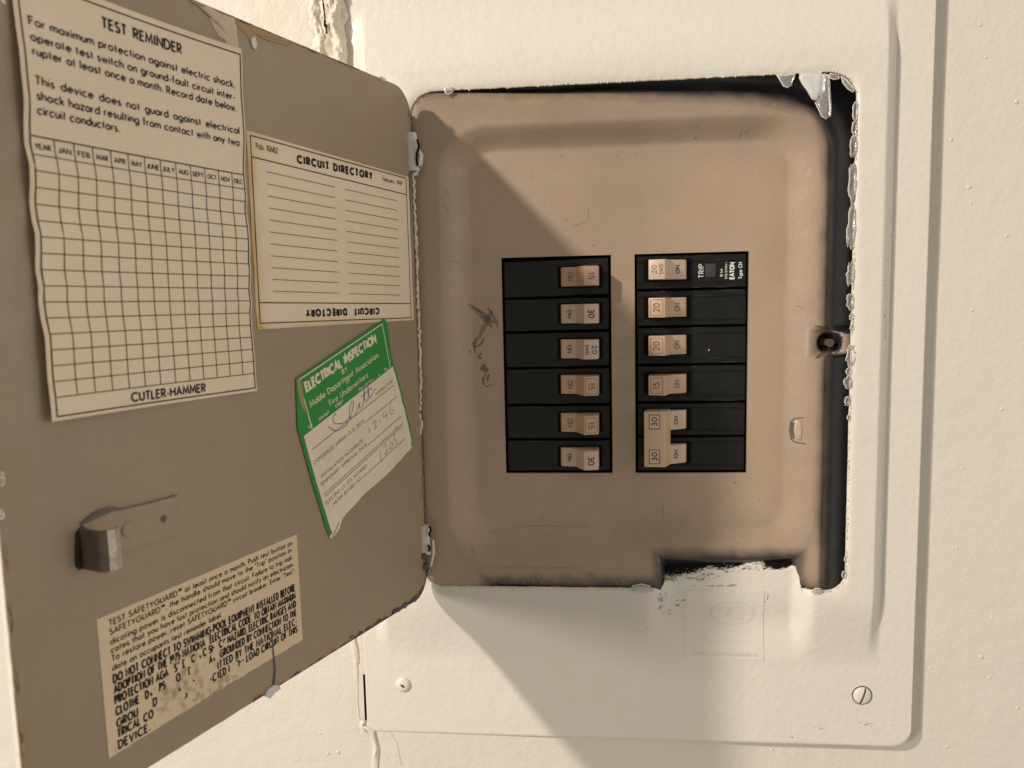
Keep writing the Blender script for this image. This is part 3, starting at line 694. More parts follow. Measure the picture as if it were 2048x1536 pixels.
for k in range(46):
    u = abs(random.gauss(0,1))*2.6+.5; v = ZB+.06+abs(random.gauss(0,.10))+(max(0,1.3-u)**2*.55)
    if u > 13: continue
    blob(b,ell(u,v,random.uniform(.06,.28),random.uniform(.02,.07),9,.4,random.uniform(-.5,.3)),lambda a_,c_,h:D(a_,c_,.012+h),random.uniform(.01,.04))
tag(b.build('curled_paint',M_edge,door,smooth=True),kind='stuff')
b = MB(); dpatch(b,[(526,1394),(534,1378),(545,1370),(556,1370),(560,1376),(548,1385),(538,1396)],.03,.06,0,.03); b.build('paint_flake',M_grey,door,smooth=True)
b = MB(); dpatch(b,[(758,152),(762,162),(768,164),(770,158)],.03,.05,0,.01); b.build('paint_flake',M_grey,door,smooth=True)
b = MB(); b.ribbon([duv(541,1255),duv(545,1300),duv(549,1340),duv(546,1372)],.05,lambda u,v:D(u,v,.045),seg=.15,taper=lambda t:.3+.8*t)
b.build('dark_scratch',M_edge,door)
for c in ((0,958,9,26),(-1,1030,9,18)):
    b = MB(); u,v = duv(c[0],c[1]); blob(b,ell(u,v,c[2]/60,c[3]/75/1.4,12,.15),lambda a,e,h:D(a,e,h-.05),.16)
    b.build('edge_drip',M_drip,door,smooth=True)
b = MB(); u,v = duv(3,5); blob(b,ell(u,v,.12,.08,10,.15),lambda a,e,h:D(a,e,h),.08)
b.build('edge_drip',M_drip,door,smooth=True)
# latch
def slab(b, pts, f, h0, h1, mi=0): b.prism(pts,f,h0,h1,mi)
b = MB(); pl = [duv(350,990),duv(353,1068),duv(246,1102),duv(215,1108),duv(160,1048),duv(190,1030),duv(235,1018)]
b.prism(pl[::-1],lambda x,y,h:D(x,y,h),.0,.07); b.build('latch_plate',M_door,door,bevel=.03)
b = MB(); b.ribbon([duv(160,1048),duv(190,1029),duv(222,1017),duv(240,1018)],.09,lambda u,v:D(u,v,.085),taper=lambda t:.25+math.sin(PI*t)*1.0)
b.ribbon([duv(240,1018),duv(300,1004),duv(351,990)],.022,lambda u,v:D(u,v,.082)); b.build('plate_gap',M_hook,door)
b = MB(); u,v = duv(324,1037); b.ribbon([(u+.10*math.cos(a),v+.10*math.sin(a)) for a in np.linspace(0,2*PI,15)],.03,lambda x,y:D(x,y,.078),seg=.1)
b.add([D(u+.08*math.cos(a),v+.08*math.sin(a),.075) for a in np.linspace(0,2*PI,12)[:-1]],[tuple(range(11))]); b.build('rivet_hole',M_hook,door)
b = MB(); u,v = duv(254,1058)
b.grid([[D(u+.26*s_*math.cos(a),v+.26*s_*math.sin(a),.07+h) for a in np.linspace(0,2*PI,21)[:-1]] for s_,h in ((1,0),(.95,.05),(.8,.06),(.7,.04),(.3,.06),(.01,.065))],0,True)
b.build('rivet',M_door,door,smooth=True)
# hook: a tab standing off the door with a curled, worn lip
b = MB(); V0,V1 = -9.08,-10.36
prof = [(18.95,.0),(18.95,.80),(18.94,.95),(18.88,1.05),(18.76,1.11),(18.52,1.13),(18.32,1.07)]
def hookside(k, w): return prof[k]
P1 = []; 
for (u,h) in prof: P1.append([D(u,V0+.02*math.sin(h*3),h),D(u,(V0+V1)/2,h+.02),D(u,V1,h)])
P2 = []
for (u,h) in [(18.85,.0),(18.85,.76),(18.84,.88),(18.80,.95),(18.72,1.0),(18.50,1.02),(18.33,.98)]: P2.append([D(u,V0,h),D(u,(V0+V1)/2,h+.02),D(u,V1,h)])
n1 = len(P1)
for i in range(n1-1):
    mi = 0 if i < 4 else 1
    b.grid([P1[i],P1[i+1]],mi); b.grid([P2[i+1],P2[i]],mi)
    b.add([P1[i][0],P1[i+1][0],P2[i+1][0],P2[i][0]],[(0,1,2,3)],mi); b.add([P1[i][2],P2[i][2],P2[i+1][2],P1[i+1][2]],[(0,1,2,3)],mi)
b.add([P1[-1][0],P1[-1][2],P2[-1][2],P2[-1][0]],[(0,1,2,3)],1)
b.build('latch_hook',[M_hook,M_steel],door,autosmooth=40)
b = MB(); blob(b,[(a,c) for a,c in [(18.85,-9.0),(19.05,-9.2),(19.12,-9.7),(19.15,-10.2),(19.05,-10.38),(18.9,-10.38),(18.8,-9.8)]],lambda u,v,h:D(u,v,h),.10,prof=((1,0),(.8,.5),(.5,1),(0,1)))
b.build('latch_shadow',M_brk,door,smooth=True)  # dark blob painted in for the shadow beside the hook

# hinges: painted knuckles, pin, flaked paint along the hinge line
def hinge(y0, y1, xa, xb, m2):
    b = MB(); Yh = -1.45
    T = at(xa,y0,Yh); Bt = at(xb,y1,Yh); T = np.array(T); Bt = np.array(Bt)
    w = .35; P = []
    for t in np.linspace(0,1,9):
        c = T+(Bt-T)*t; ww = w*(1+.06*math.sin(t*9))
        P.append([c+np.array([ww*math.cos(a)*1.0,.22*math.sin(a),0]) for a in np.linspace(0,2*PI,17)[:-1]])
    b.grid(P,0,True); b.add(P[0],[tuple(range(16))]); b.add(P[-1],[tuple(range(15,-1,-1))])
    h = b.build('hinge_knuckle',M_grey,panel,autosmooth=50)
    return h
hinge(266,342,819,826,0); hinge(1050,1108,846,850,0)
b = MB(); Yh=-1.5
def tp(pts, r, Y=-1.5): b.tube([at(x,y,Y) for x,y in pts],r,8)
tp([(804,288),(801,305),(804,330),(812,344),(818,350)],[.05,.085,.075,.09,.05]); tp([(834,295),(842,310),(841,330),(833,348),(824,350)],[.07,.13,.11,.12,.06])
b.build('paint_bead',M_chip,panel,smooth=True)
b = MB(); tp([(836,1078),(834,1100),(838,1125),(846,1143)],[.05,.07,.07,.05]); tp([(866,1080),(867,1105),(862,1130),(852,1143)],[.06,.09,.07,.05])
b.build('paint_bead',M_chip,panel,smooth=True)
b = MB(); tp([(842,1112),(850,1110),(858,1114)],[.2,.26,.16]); tp([(844,1130),(852,1133),(858,1128)],[.1,.22,.1]); b.build('worn_hinge_end',M_hook,panel,smooth=True)
b = MB()
for pts in ([(858,1052),(862,1060),(858,1068),(861,1074)],[(856,1090),(860,1096),(858,1103)],[(834,279),(838,292),(836,303)]):
    tp(pts,.055,-1.68)
tp([(834,303),(833,318),(835,332)],.05,-1.66)
tag(b.build('paint_crack',M_dark,panel),kind='stuff')
b = MB(); boxm(b,(-4.62,-1.36,ZB+.9),(-4.33,-.86,ZT-1.15)); b.build('hinge_light_stop',M_hook,panel)  # added strip that stops light leaking through the hinge gap
b = MB(); tp([(819,346),(820,420),(821,500),(823,604)],.05,-1.62); tp([(823,606),(820,614)],[.05,.03],-1.62); b.build('hinge_pin',M_rust,panel)
b = MB()
path = [(826,352),(829,420),(831,470),(834,530),(835,590),(838,640),(839,700),(841,760),(841,830),(842,870)]
for k in range(len(path)*6):
    t = k/(len(path)*6)*(len(path)-1); i = int(t); a = path[i]; c = path[i+1]; x = a[0]+(c[0]-a[0])*(t-i); y = a[1]+(c[1]-a[1])*(t-i)
    if y > 760 and random.random() < .45: continue
    P = at(x+random.uniform(-1.2,1.2),y,-1.45); blob(b,ell(P[0],P[2],random.uniform(.04,.09),random.uniform(.12,.28),9,.3,random.uniform(-.2,.2)),lambda x_,z_,h:(x_,-1.4-h,z_),.06)
tag(b.build('flaked_paint',M_chip,panel,smooth=True),kind='stuff')
b = MB()
for (x,y) in [(843,880),(843,905),(845,925),(846,960),(846,985),(812,205),(818,228),(822,244),(848,1020)]:
    P = at(x,y,-1.5); blob(b,ell(P[0],P[2],.03,random.uniform(.08,.2),8,.3),lambda x_,z_,h:(x_,-1.5-h,z_),.03)
tag(b.build('flaked_paint',M_ochre,panel,smooth=True),kind='stuff')

# ------------------------------------------------------------------ breakers
def breaker(col, z1, z0, yc, hm, num, on, swd=False, numink=False, onink=False, label='', tilt=0, hscale=1.0, extra=None, sq=False):
    x0,x1 = (.10,5.66) if col == 'L' else (7.10,12.72)
    zc = (z0+z1)/2; hh = (z1-z0)/2-.045
    root = thing('circuit_breaker',label,'circuit breaker',((x0+x1)/2,2.0,zc),'circuit breakers in the two columns of the panel')
    b = MB(); yb = .04
    if col == 'L': pr = [(-hh,1.9),(-hh,.10),(-hh+.05,.03),(hh-.30,.0),(hh-.27,.03),(hh-.05,.05),(hh,.12),(hh,1.9)]
    else: pr = [(-hh,1.9),(-hh,.12),(-hh+.05,.05),(-hh+.27,.03),(-hh+.29,-.02),(-hh+.33,-.02),(-hh+.35,.04),(hh-.35,.04),(hh-.33,-.02),(hh-.29,-.02),(hh-.27,.03),(hh-.05,.05),(hh,.12),(hh,1.9)]
    P = []
    for x,k in ((x0,1),(x0,0),(x0+.06,0),(x1-.06,0),(x1,0),(x1,1)):
        row = []
        for z,y in pr:
            yy = y+yb+(.06 if x in (x0,x1) and y < 1 else 0)
            if k: yy = 1.9
            row.append((x,yy,zc+z+tilt*((x-x0)/(x1-x0)-.5)))
        P.append(row)
    b.grid(P); b.build('body',M_brk,root)
    # handle
    zh = at(1180,yc,-.6)[2]; hz = .50*hscale
    if col == 'L': prof = [(1121,.35),(1122,-.12),(1125,-.20),(1152,-.34),(1168,-1.32),(1197,-1.12),(1199,.35)]
    else: prof = [(1299,.35),(1297,-1.05),(1330,-1.30),(1342,-.52),(1366,-.28),(1372,-.16),(1375,.35)]
    pp = [(at(px,yc,y)[0],y) for px,y in prof]
    b = MB(); b.prism(pp if col=='L' else pp,lambda x,y,z:(x,y,z),zh-hz,zh+hz)
    b.build('handle',hm,root,bevel=.035,autosmooth=35)
    # black plate round the handle, the slot's dark depth put into its colour
    b = MB(); hx0 = min(p[0] for p in pp); hx1 = max(p[0] for p in pp)
    b.prism([(hx0-.14,zh-hz-.06),(hx1+.14,zh-hz-.06),(hx1+.14,zh+hz+.06),(hx0-.14,zh+hz+.06)],lambda x,z,y:(x,y,z),yb-.035,yb+.05); b.build('handle_slot',M_well,root)
    # lettering: (s,t) -> a face of the handle; s runs along the reading direction
    def face(i, j):
        (xa,ya),(xb,yb_) = pp[i],pp[j]; L_ = math.hypot(xb-xa,yb_-ya)
        nx,ny = (yb_-ya)/L_,-(xb-xa)/L_
        if ny > 0: nx,ny = -nx,-ny
        def g(s,t,h=0):
            # t in cm along the profile from its low-x end; s up the z axis
            q = t/L_
            return (xa+(xb-xa)*q+nx*(.012+h),ya+(yb_-ya)*q+ny*(.012+h),zh+s)
        return g,L_
    if col == 'L': g,L_ = face(4,5); go,Lo = face(3,2) if False else face(2,3); sg = -1
    else: g,L_ = face(1,2); go,Lo = face(3,4); sg = 1
    b = MB()
    # reading direction downwards (left column) or upwards (right column)
    def fr(gg, L2, off, cap):
        if sg < 0: return lambda x,y,h=0: gg(-x, off+y, h)
        return lambda x,y,h=0: gg(x, off-y, h)
    cap = .30
    if swd:
        if sg < 0:
            text(b,num,-.21,.21,0,.24,.03,fr(g,L_,L_-.33,cap)); text(b,'SWD',-.25,.25,0,.15,.026,fr(g,L_,.09,cap))
        else:
            text(b,num,-.20,.20,0,.22,.03,fr(g,L_,.40,cap)); text(b,'SWD',-.26,.26,0,.19,.03,fr(g,L_,.74,cap))
    else:
        text(b,num,-.21 if num!='15' else -.17,.21 if num!='15' else .17,0,cap,.045,fr(g,L_,(L_*.5-.15) if sg<0 else L_*.5+.13,cap))
        if sq:
            q = .40; fx = fr(g,L_,L_/2,0); o_ = .31
            b.ribbon([(-q,-o_),(q,-o_),(q,o_),(-q,o_),(-q,-o_)],.012,lambda x,y:fx(x,y,.001),closed=True)
    b.build('rating_number',M_hink if numink else M_emb,root)
    b = MB(); text(b,'ON',-.2,.2,0,.19 if onink else .26,.035,fr(go,Lo,(Lo*.5-.08) if sg<0 else Lo*.55+.1,cap)); 
    b.build('on_marking',M_hink if onink else M_emb,root)
    b = MB()
    for k in range(7 if col == 'R' else 4):
        xx = random.uniform(x0+.2,x1-.9); zz = zc+random.choice([hh-.05,hh-.30,-hh+.30,-hh+.06])+random.uniform(-.015,.015)
        b.ribbon([(xx,zz),(xx+random.uniform(.15,1.4),zz+random.uniform(-.01,.01))],.009,lambda x,z:(x,yb-.024,z+tilt*((x-x0)/(x1-x0)-.5)),taper=lambda t:.2+math.sin(PI*t)*random.uniform(.4,1))
    for k in range(4):
        blob(b,ell(random.uniform(x0+.1,x1-.1),zc+random.uniform(-hh+.1,hh-.1),.02,.012,6,.4),lambda x,z,h:(x,yb-.03-h,z),.004)
    tag(b.build('edge_wear',M_wear,root),kind='stuff')
    if extra: extra(root,zc,yb,hh)
    return root
zl = [-.12,-2.14,-3.95,-5.88,-7.89,-9.77,-11.55]; zr = [-.06,-1.88,-3.81,-5.82,-7.82,-9.65,-11.55]
breaker('L',zl[0],zl[1],552,M_handd,'15','ON',label='breaker with brown 15 handle at the top of the left column',tilt=.10)
breaker('L',zl[1],zl[2],627,M_handp,'30','ON',numink=True,onink=True,label='breaker with printed 30 handle just above the 20 SWD one, left column',tilt=.03)
breaker('L',zl[2],zl[3],698,M_handp,'20','ON',swd=True,numink=True,onink=True,label='breaker marked 20 SWD in the left column between a 30 and a 15',tilt=.02)
breaker('L',zl[3],zl[4],770,M_hand,'15','ON',sq=True,label='breaker with tan 15 handle directly below the left 20 SWD breaker',tilt=.0)
breaker('L',zl[4],zl[5],847,M_hand,'15','ON',sq=True,label='breaker with tan 15 handle directly above the lowest left breaker',tilt=-.02)
breaker('L',zl[5],zl[6],917,M_handp,'30','ON',numink=True,onink=True,label='breaker with printed 30 handle at the bottom of the left column',tilt=.0)
def newer(root,zc,yb,hh):
    yf = yb+.03
    f = lambda x,y,h=0: (13.2-y, yf-h-.006, zc+x)       # reads upwards, tops towards the left
    b = MB()
    X_ = lambda px: 13.2-at(px,541,yf)[0]
    def ln(s,px,cap,wt,a,c): text(b,s,a,c,X_(px),cap,wt,f)
    ln('TRIP',1407,.24,.036,-.33,.36); ln('10 kA',1445,.11,.020,-.30,.10); ln('120/240V~',1454,.10,.017,-.42,.44)
    ln('EATON',1468,.20,.055,-.42,.40); ln('Type CH',1484,.17,.030,-.42,.40)
    b.build('white_lettering',M_white,root)
    b = MB(); c = at(1421,541,yf); b.prism([(c[0]-.27,c[2]-.36),(c[0]+.27,c[2]-.36),(c[0]+.27,c[2]+.36),(c[0]-.27,c[2]+.36)],lambda x,z,y:(x,y,z),yf-.07,yf+.05)
    b.build('trip_button',M_btn,root,bevel=.05,autosmooth=40)
breaker('R',zr[0],zr[1],543,M_handp,'20','ON',swd=True,onink=True,label='newer breaker with white lettering and trip button at top right',extra=newer)
breaker('R',zr[1],zr[2],618,M_hand,'20','ON',sq=True,label='breaker with tan 20 handle directly under the white-lettered breaker')
breaker('R',zr[2],zr[3],693,M_hand,'20','ON',sq=True,label='breaker with tan 20 handle just above the 15 in the right column')
breaker('R',zr[3],zr[4],771,M_hand,'15','ON',sq=True,label='breaker with 15 handle just above the joined double breaker')
# double-pole breaker
root = thing('circuit_breaker','double breaker with two 30 handles joined by one wide bar','circuit breaker',(9.9,2.0,(zr[4]+zr[6])/2),'circuit breakers in the two columns of the panel')
for za,zb in ((zr[4],zr[5]),(zr[5],zr[6])):
    zc = (za+zb)/2; hh = (za-zb)/2-.04; b = MB(); yb = .04
    pr = [(-hh,1.9),(-hh,.12),(-hh+.05,.05),(-hh+.24,.03),(-hh+.26,-.03),(-hh+.30,-.03),(-hh+.32,.04),(hh-.32,.04),(hh-.30,-.03),(hh-.26,-.03),(hh-.24,.03),(hh-.05,.05),(hh,.12),(hh,1.9)]
    b.grid([[(x,(1.9 if k else y+yb+(.06 if x in (7.10,12.70) and y<1 else 0)),zc+z) for z,y in pr] for x,k in ((7.10,1),(7.10,0),(7.16,0),(12.64,0),(12.70,0),(12.70,1))])
    b.build('body',M_brk,root)
zt_,zb_ = at(1310,823,-1.2)[2],at(1310,934,-1.2)[2]
b = MB(); pp = [(at(px,860,y)[0],y) for px,y in [(1293,-.2),(1288,-1.22),(1330,-1.32),(1341,-.62),(1341,-.2)]]
b.prism(pp,lambda x,y,z:(x,y,z),zb_,zt_); b.build('handle_tie',M_tie,root,bevel=.05,autosmooth=35)
for yc in (840,908):
    zh = at(1350,yc,-.4)[2]; b = MB(); q2 = [(at(px,yc,y)[0],y) for px,y in [(1300,.35),(1300,-.6),(1338,-.66),(1362,-.34),(1371,-.24),(1375,.35)]]
    b.prism(q2,lambda x,y,z:(x,y,z),zh-.5,zh+.5); b.build('handle',M_handp,root,bevel=.035,autosmooth=35)
    b = MB(); b.prism([(q2[0][0]-.3,zh-.58),(q2[-1][0]+.14,zh-.58),(q2[-1][0]+.14,zh+.58),(q2[0][0]-.3,zh+.58)],lambda x,z,y:(x,y,z),.0,.08); b.build('handle_slot',M_well,root)
    (xa,ya),(xb,yb_) = q2[2],q2[3]; L_ = math.hypot(xb-xa,yb_-ya); nx,ny = (yb_-ya)/L_,-(xb-xa)/L_
    b = MB(); text(b,'ON',-.2,.2,0,.2,.036,lambda x,y,h=0:(xa+(xb-xa)*(L_*.72-y)/L_+(-abs(nx) if False else abs(nx))*.012,ya+(yb_-ya)*(L_*.72-y)/L_-abs(ny)*.014-h,zh+x)); b.build('on_marking',M_hink,root)
for yc in (844,914):
    (xa,ya),(xb,yb_) = pp[1],pp[2]; L_ = math.hypot(xb-xa,yb_-ya); zh = at(1310,yc,-1.3)[2]
    fn = lambda x,y,h=0:(xa+(xb-xa)*y/L_, ya+(yb_-ya)*y/L_-.012-h, zh+x)
    b = MB(); cy = L_*.5
    b.prism([(-.34,cy-.24),(.34,cy-.24),(.34,cy+.24),(-.34,cy+.24)],lambda x,y,h:fn(x,y,h),-.01,-.006); b.build('number_window',M_handp,root)
    b = MB(); b.ribbon([(-.36,cy-.26),(.36,cy-.26),(.36,cy+.26),(-.36,cy+.26),(-.36,cy-.26)],.025,lambda x,y:fn(x,y,.001),closed=True)
    b.build('window_rim',M_emb,root)
    b = MB(); text(b,'30',-.22,.22,0,.26,.045,lambda x,y,h=0:fn(x,cy+.13-y,h+.004)); b.build('rating_number',M_hink,root)

# ------------------------------------------------------------------ labels on the door
def dline(b, pts, w, f, mi=0): b.ribbon(pts,w,lambda x,y:f(x,y,.001),mi=mi,seg=.3)
# 1. test reminder: paper rippled as in the photograph
U0,U1,VT,VB = 19.66,11.42,7.22,-5.63
def solve(px, py, u0):
    r = ray(px,py); t = ((DO+DD*u0-CP)@DD)/(r@DD); P = CP+t*r
    return float(P[2]), float((P-DO)@DN)
Lpx = [(24,0),(31,57),(37,97),(41,143),(47,200),(46,243),(47,286),(58,330),(59,372),(57,401),(62,441),(69,465),(70,503),(69,537),(76,575),(75,600),(80,637),(89,675),(91,712),(94,759),(100,806),(103,842)]
Rpx = [(483,107),(485,190),(491,275),(489,340),(494,400),(492,419),(498,462),(500,494),(499,519),(502,544),(500,581),(504,609),(501,625),(505,669),(509,712),(511,747),(513,778)]
Ls = sorted(solve(*p,U0) for p in Lpx); Rs = sorted(solve(*p,U1) for p in Rpx)
def smooth_interp(v, T):
    acc = 0; w = 0
    for dv,ww in ((-.12,1),(0,2),(.12,1)): acc += ww*np.interp(v+dv,[a for a,_ in T],[c for _,c in T]); w += ww
    return acc/w
def lift1(u, v):
    s = (U0-u)/(U0-U1)
    hl = smooth_interp(v,Ls); hr = smooth_interp(v,Rs)
    return .025+max(0,hl)*(1-s)**2.2*1.0+max(0,hr)*max(s,0)**3
f1 = lambda x,y,h=0: D(-x,y,lift1(-x,y)+.012+h)
lab = thing('paper_label','large rippled reminder sheet with a monthly grid on the open door','label',D(15.5,VB,0))
b = MB(); us = np.linspace(U0,U1,50); vs = np.linspace(VT,VB,230); st = []
b.grid([[D(u,v,lift1(u,v)) for v in vs] for u in us]); 
for u in us:
    for v in vs:
        e = min(U0-u,u-U1,VT-v,v-VB); st.append(float(np.clip(.55-e*9,0,1)*.6*(fbm(np.array(u*1.5),np.array(v*1.5),77,2)+.6)))
b.build('paper',M_paper,lab,smooth=True,attr={'stain':st})
b = MB()
xl,xr = -19.49,-11.51; vt,vb = 7.0,-5.50
dline(b,[(xl,vb),(xl,vt),(xr,vt),(xr,vb),(xl,vb)],.022,f1)
cols = [-18.78+.0]+[-18.78+.609*k for k in range(1,12)]
dline(b,[(xl,2.63),(xr,2.63)],.02,f1)
for k in range(16): y = 2.10-(2.10+4.93)*k/15; dline(b,[(xl,y),(xr,y)],.014,f1)
for x in cols: dline(b,[(x,2.63),(x,-4.93)],.014,f1)
b.build('grid_lines',M_ink,lab)
b = MB()
text(b,'TEST REMINDER',-16.92,-14.02,6.37,.30,.058,f1,track=.30,space=.7); b.build('heading_text',M_ink,lab); b = MB()
rows = [('For maximum protection against electric shock,',5.74,-11.80),('operate test switch on ground-fault circuit inter-',5.30,-11.82),('rupter at least once a month. Record date below.',4.90,-11.78),
        ('This device does not guard against electrical',4.09,-11.72),('shock hazard resulting from contact with any two',3.66,-11.72),('circuit conductors.',3.26,-16.62)]
for s_,y,xe in rows: text(b,s_,-19.26,xe,y,.225,.040,f1,track=.25,space=.46)
b.build('printed_text',M_ink,lab); b = MB()
xs = [xl]+cols+[xr]
for s_,a,c in zip(['YEAR','JAN','FEB','MAR','APR','MAY','JUNE','JULY','AUG','SEPT','OCT','NOV','DEC'],xs[:-1],xs[1:]):
    m = (a+c)/2; w = .21 if len(s_)==3 else .25
    text(b,s_,m-w*.9,m+w*.9,2.28,.145,.027,f1)
tag(b.build('month_headings',M_ink,lab),kind='stuff'); b = MB()
text(b,'CUTLER-HAMMER',-16.9,-13.88,-5.37,.27,.055,f1)
b.build('maker_text',M_ink,lab)
# 2. circuit directory
lab = thing('paper_label','cream circuit directory card with blank ruled lines beside the upper hinge','label',D(6,-3.2,0))
f2 = lambda x,y,h=0: D(-x,y,.022+h)
cor = [(-11.17,4.36),(-.42,4.08),(-.42,-3.16),(-11.17,-3.24)]
b = MB(); nxx,nyy = 40,30; P = []; st = []
for i in range(nxx+1):
    s = i/nxx; row = []
    for j in range(nyy+1):
        t = j/nyy; a = np.array(cor[0])*(1-s)+np.array(cor[1])*s; c = np.array(cor[3])*(1-s)+np.array(cor[2])*s
        p = a*(1-t)+c*t; e = min(i,nxx-i,2*j,2*(nyy-j)); wv = .008*math.exp(-e*.8)*(1+math.sin(t*20+s*9))
        row.append(D(-p[0],p[1],.012+wv)); st.append(float(np.clip((math.exp(-i*.9)*1.1+math.exp(-(nyy-j)*1.6)*.5+math.exp(-j*1.5)*.45),0,1)*(.5+1.2*max(0,fbm(np.array(s*9.),np.array(t*9.),5,3)+.3))))
    P.append(row)
b.grid(P); b.build('paper',M_paper,lab,smooth=True,attr={'stain':np.clip(st,0,1)})
b = MB()
f2 = lambda x,y,h=0: D(-x,y,.03+h)
dline(b,[(-10.97,4.2),(-.66,3.98),(-.62,-3.03),(-11.0,-3.0),(-10.97,4.2)],.02,f2)
dline(b,[(-10.96,3.4),(-.66,3.17)],.02,f2); dline(b,[(-11.0,-2.19),(-.62,-2.31)],.02,f2)
for k in range(11):
    t = k/10; dline(b,[(-10.22,2.94-4.68*t),(-6.18,2.86-4.66*t)],.011,f2); dline(b,[(-5.49,2.85-4.67*t),(-1.5,2.77-4.65*t)],.011,f2)
b.build('ruled_lines',M_inkb,lab)
b = MB()
text(b,'CIRCUIT DIRECTORY',-8.43,-3.45,3.58,.27,.085,f2,track=.48,serif=.07,space=.75)
b.build('heading_text',M_inkb,lab); b = MB()
text(b,'Pub. 10682',-10.7,-9.55,3.76,.20,.022,f2,track=.12); b.build('corner_print',M_inkb,lab); b = MB(); text(b,'February, 1969',-2.6,-1.0,3.60,.18,.020,f2,track=.12)
b.build('corner_print',M_inkb,lab); b = MB()
fi = lambda x,y,h=0: f2(-5.83*2-x,-5.13-y+ -.16,h)      # the lower heading stands upside down
text(b,'CIRCUIT DIRECTORY',-8.35,-3.33,-2.77,.25,.08,lambda x,y,h=0:f2(-11.68-x,-5.29-y,h),track=.48,serif=.065,space=.75)
b.build('heading_text',M_inkb,lab)
# 3. green inspection sticker
lab = thing('inspection_sticker','tilted green and white inspection sticker with handwriting and a torn lower edge','sticker',D(5,-12.7,0))
e1 = np.array([-.93633,.35112]); e2 = np.array([-.35112,-.93633]); TLp = np.array([9.22,-5.36])
def f3(a, y, h=0):                          # a to the right, y upwards (negative = down the sticker)
    q = TLp+e1*(a+.105*y)-e2*y; return D(q[0],q[1],.035+h+.05*math.exp(-max(0,a)*2.2)*(.6+.4*math.sin(y*3))*0+.03)
def sk(p): return (p[0]+.105*p[1],-p[1])
lp = [(0,0),(-.40,.97),(-.77,1.89),(-.88,3.2),(-.97,4.49),(-1.03,6.0),(-1.07,6.88),(-1.04,7.45)]
rp = [(6.66,-.02),(6.82,.26),(6.48,1.79),(6.50,3.0),(6.5,4.2),(6.42,4.5),(6.50,4.6),(6.44,5.6),(6.38,6.64),(6.1,6.95)]
lp = [sk(p) for p in lp]; rp = [sk(p) for p in rp]
bot = [sk(p) for p in [(-1.04,7.45),(-.7,7.47),(-.36,7.42),(-.1,7.15),(.37,7.05),(1.2,7.02),(1.92,6.97),(3,7.05),(3.89,7.09),(5,7.03),(6.1,6.95)]]
gx_ = lambda y,T: float(np.interp(y,[p[1] for p in T][::-1],[p[0] for p in T][::-1]))
b = MB(); P = []; mi_rows = []
div = -2.42; ys = list(np.linspace(0,div,14))+list(np.linspace(div,-1,20)*0)  # rows built below
def lowy(s):                                 # torn lower edge
    x = gx_(-7.2,lp)+(gx_(-6.9,rp)-gx_(-7.2,lp))*s
    return float(np.interp(x,[p[0] for p in bot],[p[1] for p in bot]))+.05*float(fbm(np.array(s*30.),np.array(1.),3,3))
NS = 48
def sheet(y0f, y1f, n, s0=0, s1=1, h=0, mi=0):
    P = []
    for j in range(n+1):
        row = []
        for i in range(NS+1):
            s = s0+(s1-s0)*i/NS; y = y0f(s)+(y1f(s)-y0f(s))*j/n
            xa,xb = gx_(y,lp)+.015*float(fbm(np.array(y*4),np.array(2.),8,2)),gx_(y,rp)
            row.append(f3(xa+(xb-xa)*s,y,h))
        P.append(row)
    b.grid(P,mi)
sheet(lambda s:0,lambda s:div,14,mi=0); sheet(lambda s:div,lambda s:lowy(s),26,mi=1)
b.build('paper',[M_green,M_cream],lab,smooth=True)
b = MB()
def band(a0, a1, y0, y1, hw0, hw1, n=24, mi=0):
    P = [[],[]]
    for j in range(n+1):
        y = y0+(y1-y0)*j/n; P[0].append(f3(a0(y),y,.003)); P[1].append(f3(a1(y),y,.003))
    b.grid(P,mi)
band(lambda y:gx_(y,lp),lambda y:gx_(y,lp)+.22-.0*y,div,-7.3,0,0); b.build('green_border',M_green,lab); b = MB(); band(lambda y:gx_(y,rp)-.13,lambda y:gx_(y,rp),div,-6.85,0,0)
b.build('green_border',M_green,lab)
b = MB(); fl = lambda x,y,h=0: f3(x,y,h+.006)
b.ribbon([(.22,-2.4),(.13,-.12),(6.42,-.17),(6.36,-3.0),(6.40,-4.2)],.026,lambda x,y:fl(x,y,0)); b.ribbon([(6.38,-4.7),(6.52,-6.7)],.024,lambda x,y:fl(x,y,0)); b.ribbon([(.22,-2.42),(.10,-7.0)],.02,lambda x,y:fl(x,y,0))
def t3(s_,a,c,y,cap,wt,**k): text(b,s_,a,c,-y,cap,wt,fl,**k)
t3('ELECTRICAL INSPECTION',.42,5.68,.76,.36,.10,track=.26)
t3('BY',2.85,3.25,1.11,.20,.035); t3('Middle Department Association',.44,5.62,1.50,.25,.036); t3('OF',2.98,3.26,1.63,.11,.02)
t3('Fire Underwriters',1.62,4.56,2.03,.25,.036); t3('401 WALNUT STREET',.02,2.52,2.28,.115,.024); t3('PHILADELPHIA 6, PA.',3.76,6.14,2.35,.11,.022)
b.build('white_print',M_cream,lab)
b = MB(); lg = lambda pts,w=.016: b.ribbon([(x,-y) for x,y in pts],w,lambda x,y:fl(x,y,0))
t3('INSPECTOR',4.85,6.32,3.12,.12,.018); lg([(-.10,3.2),(6.36,3.3)]); t3('CONCEALED WIRING O. K. DATE',-.16,3.62,3.86,.15,.018); lg([(3.68,3.9),(6.48,3.94)])
t3('INSTALLATION INCOMPLETE',.10,3.25,4.65,.15,.018); t3('TEMPORARY APPROVAL DATE',-.06,3.45,4.97,.15,.018); lg([(3.5,4.98),(6.46,5.02)])
lg([(.0,5.39),(6.5,5.41)]); lg([(.0,5.51),(6.5,5.53)])
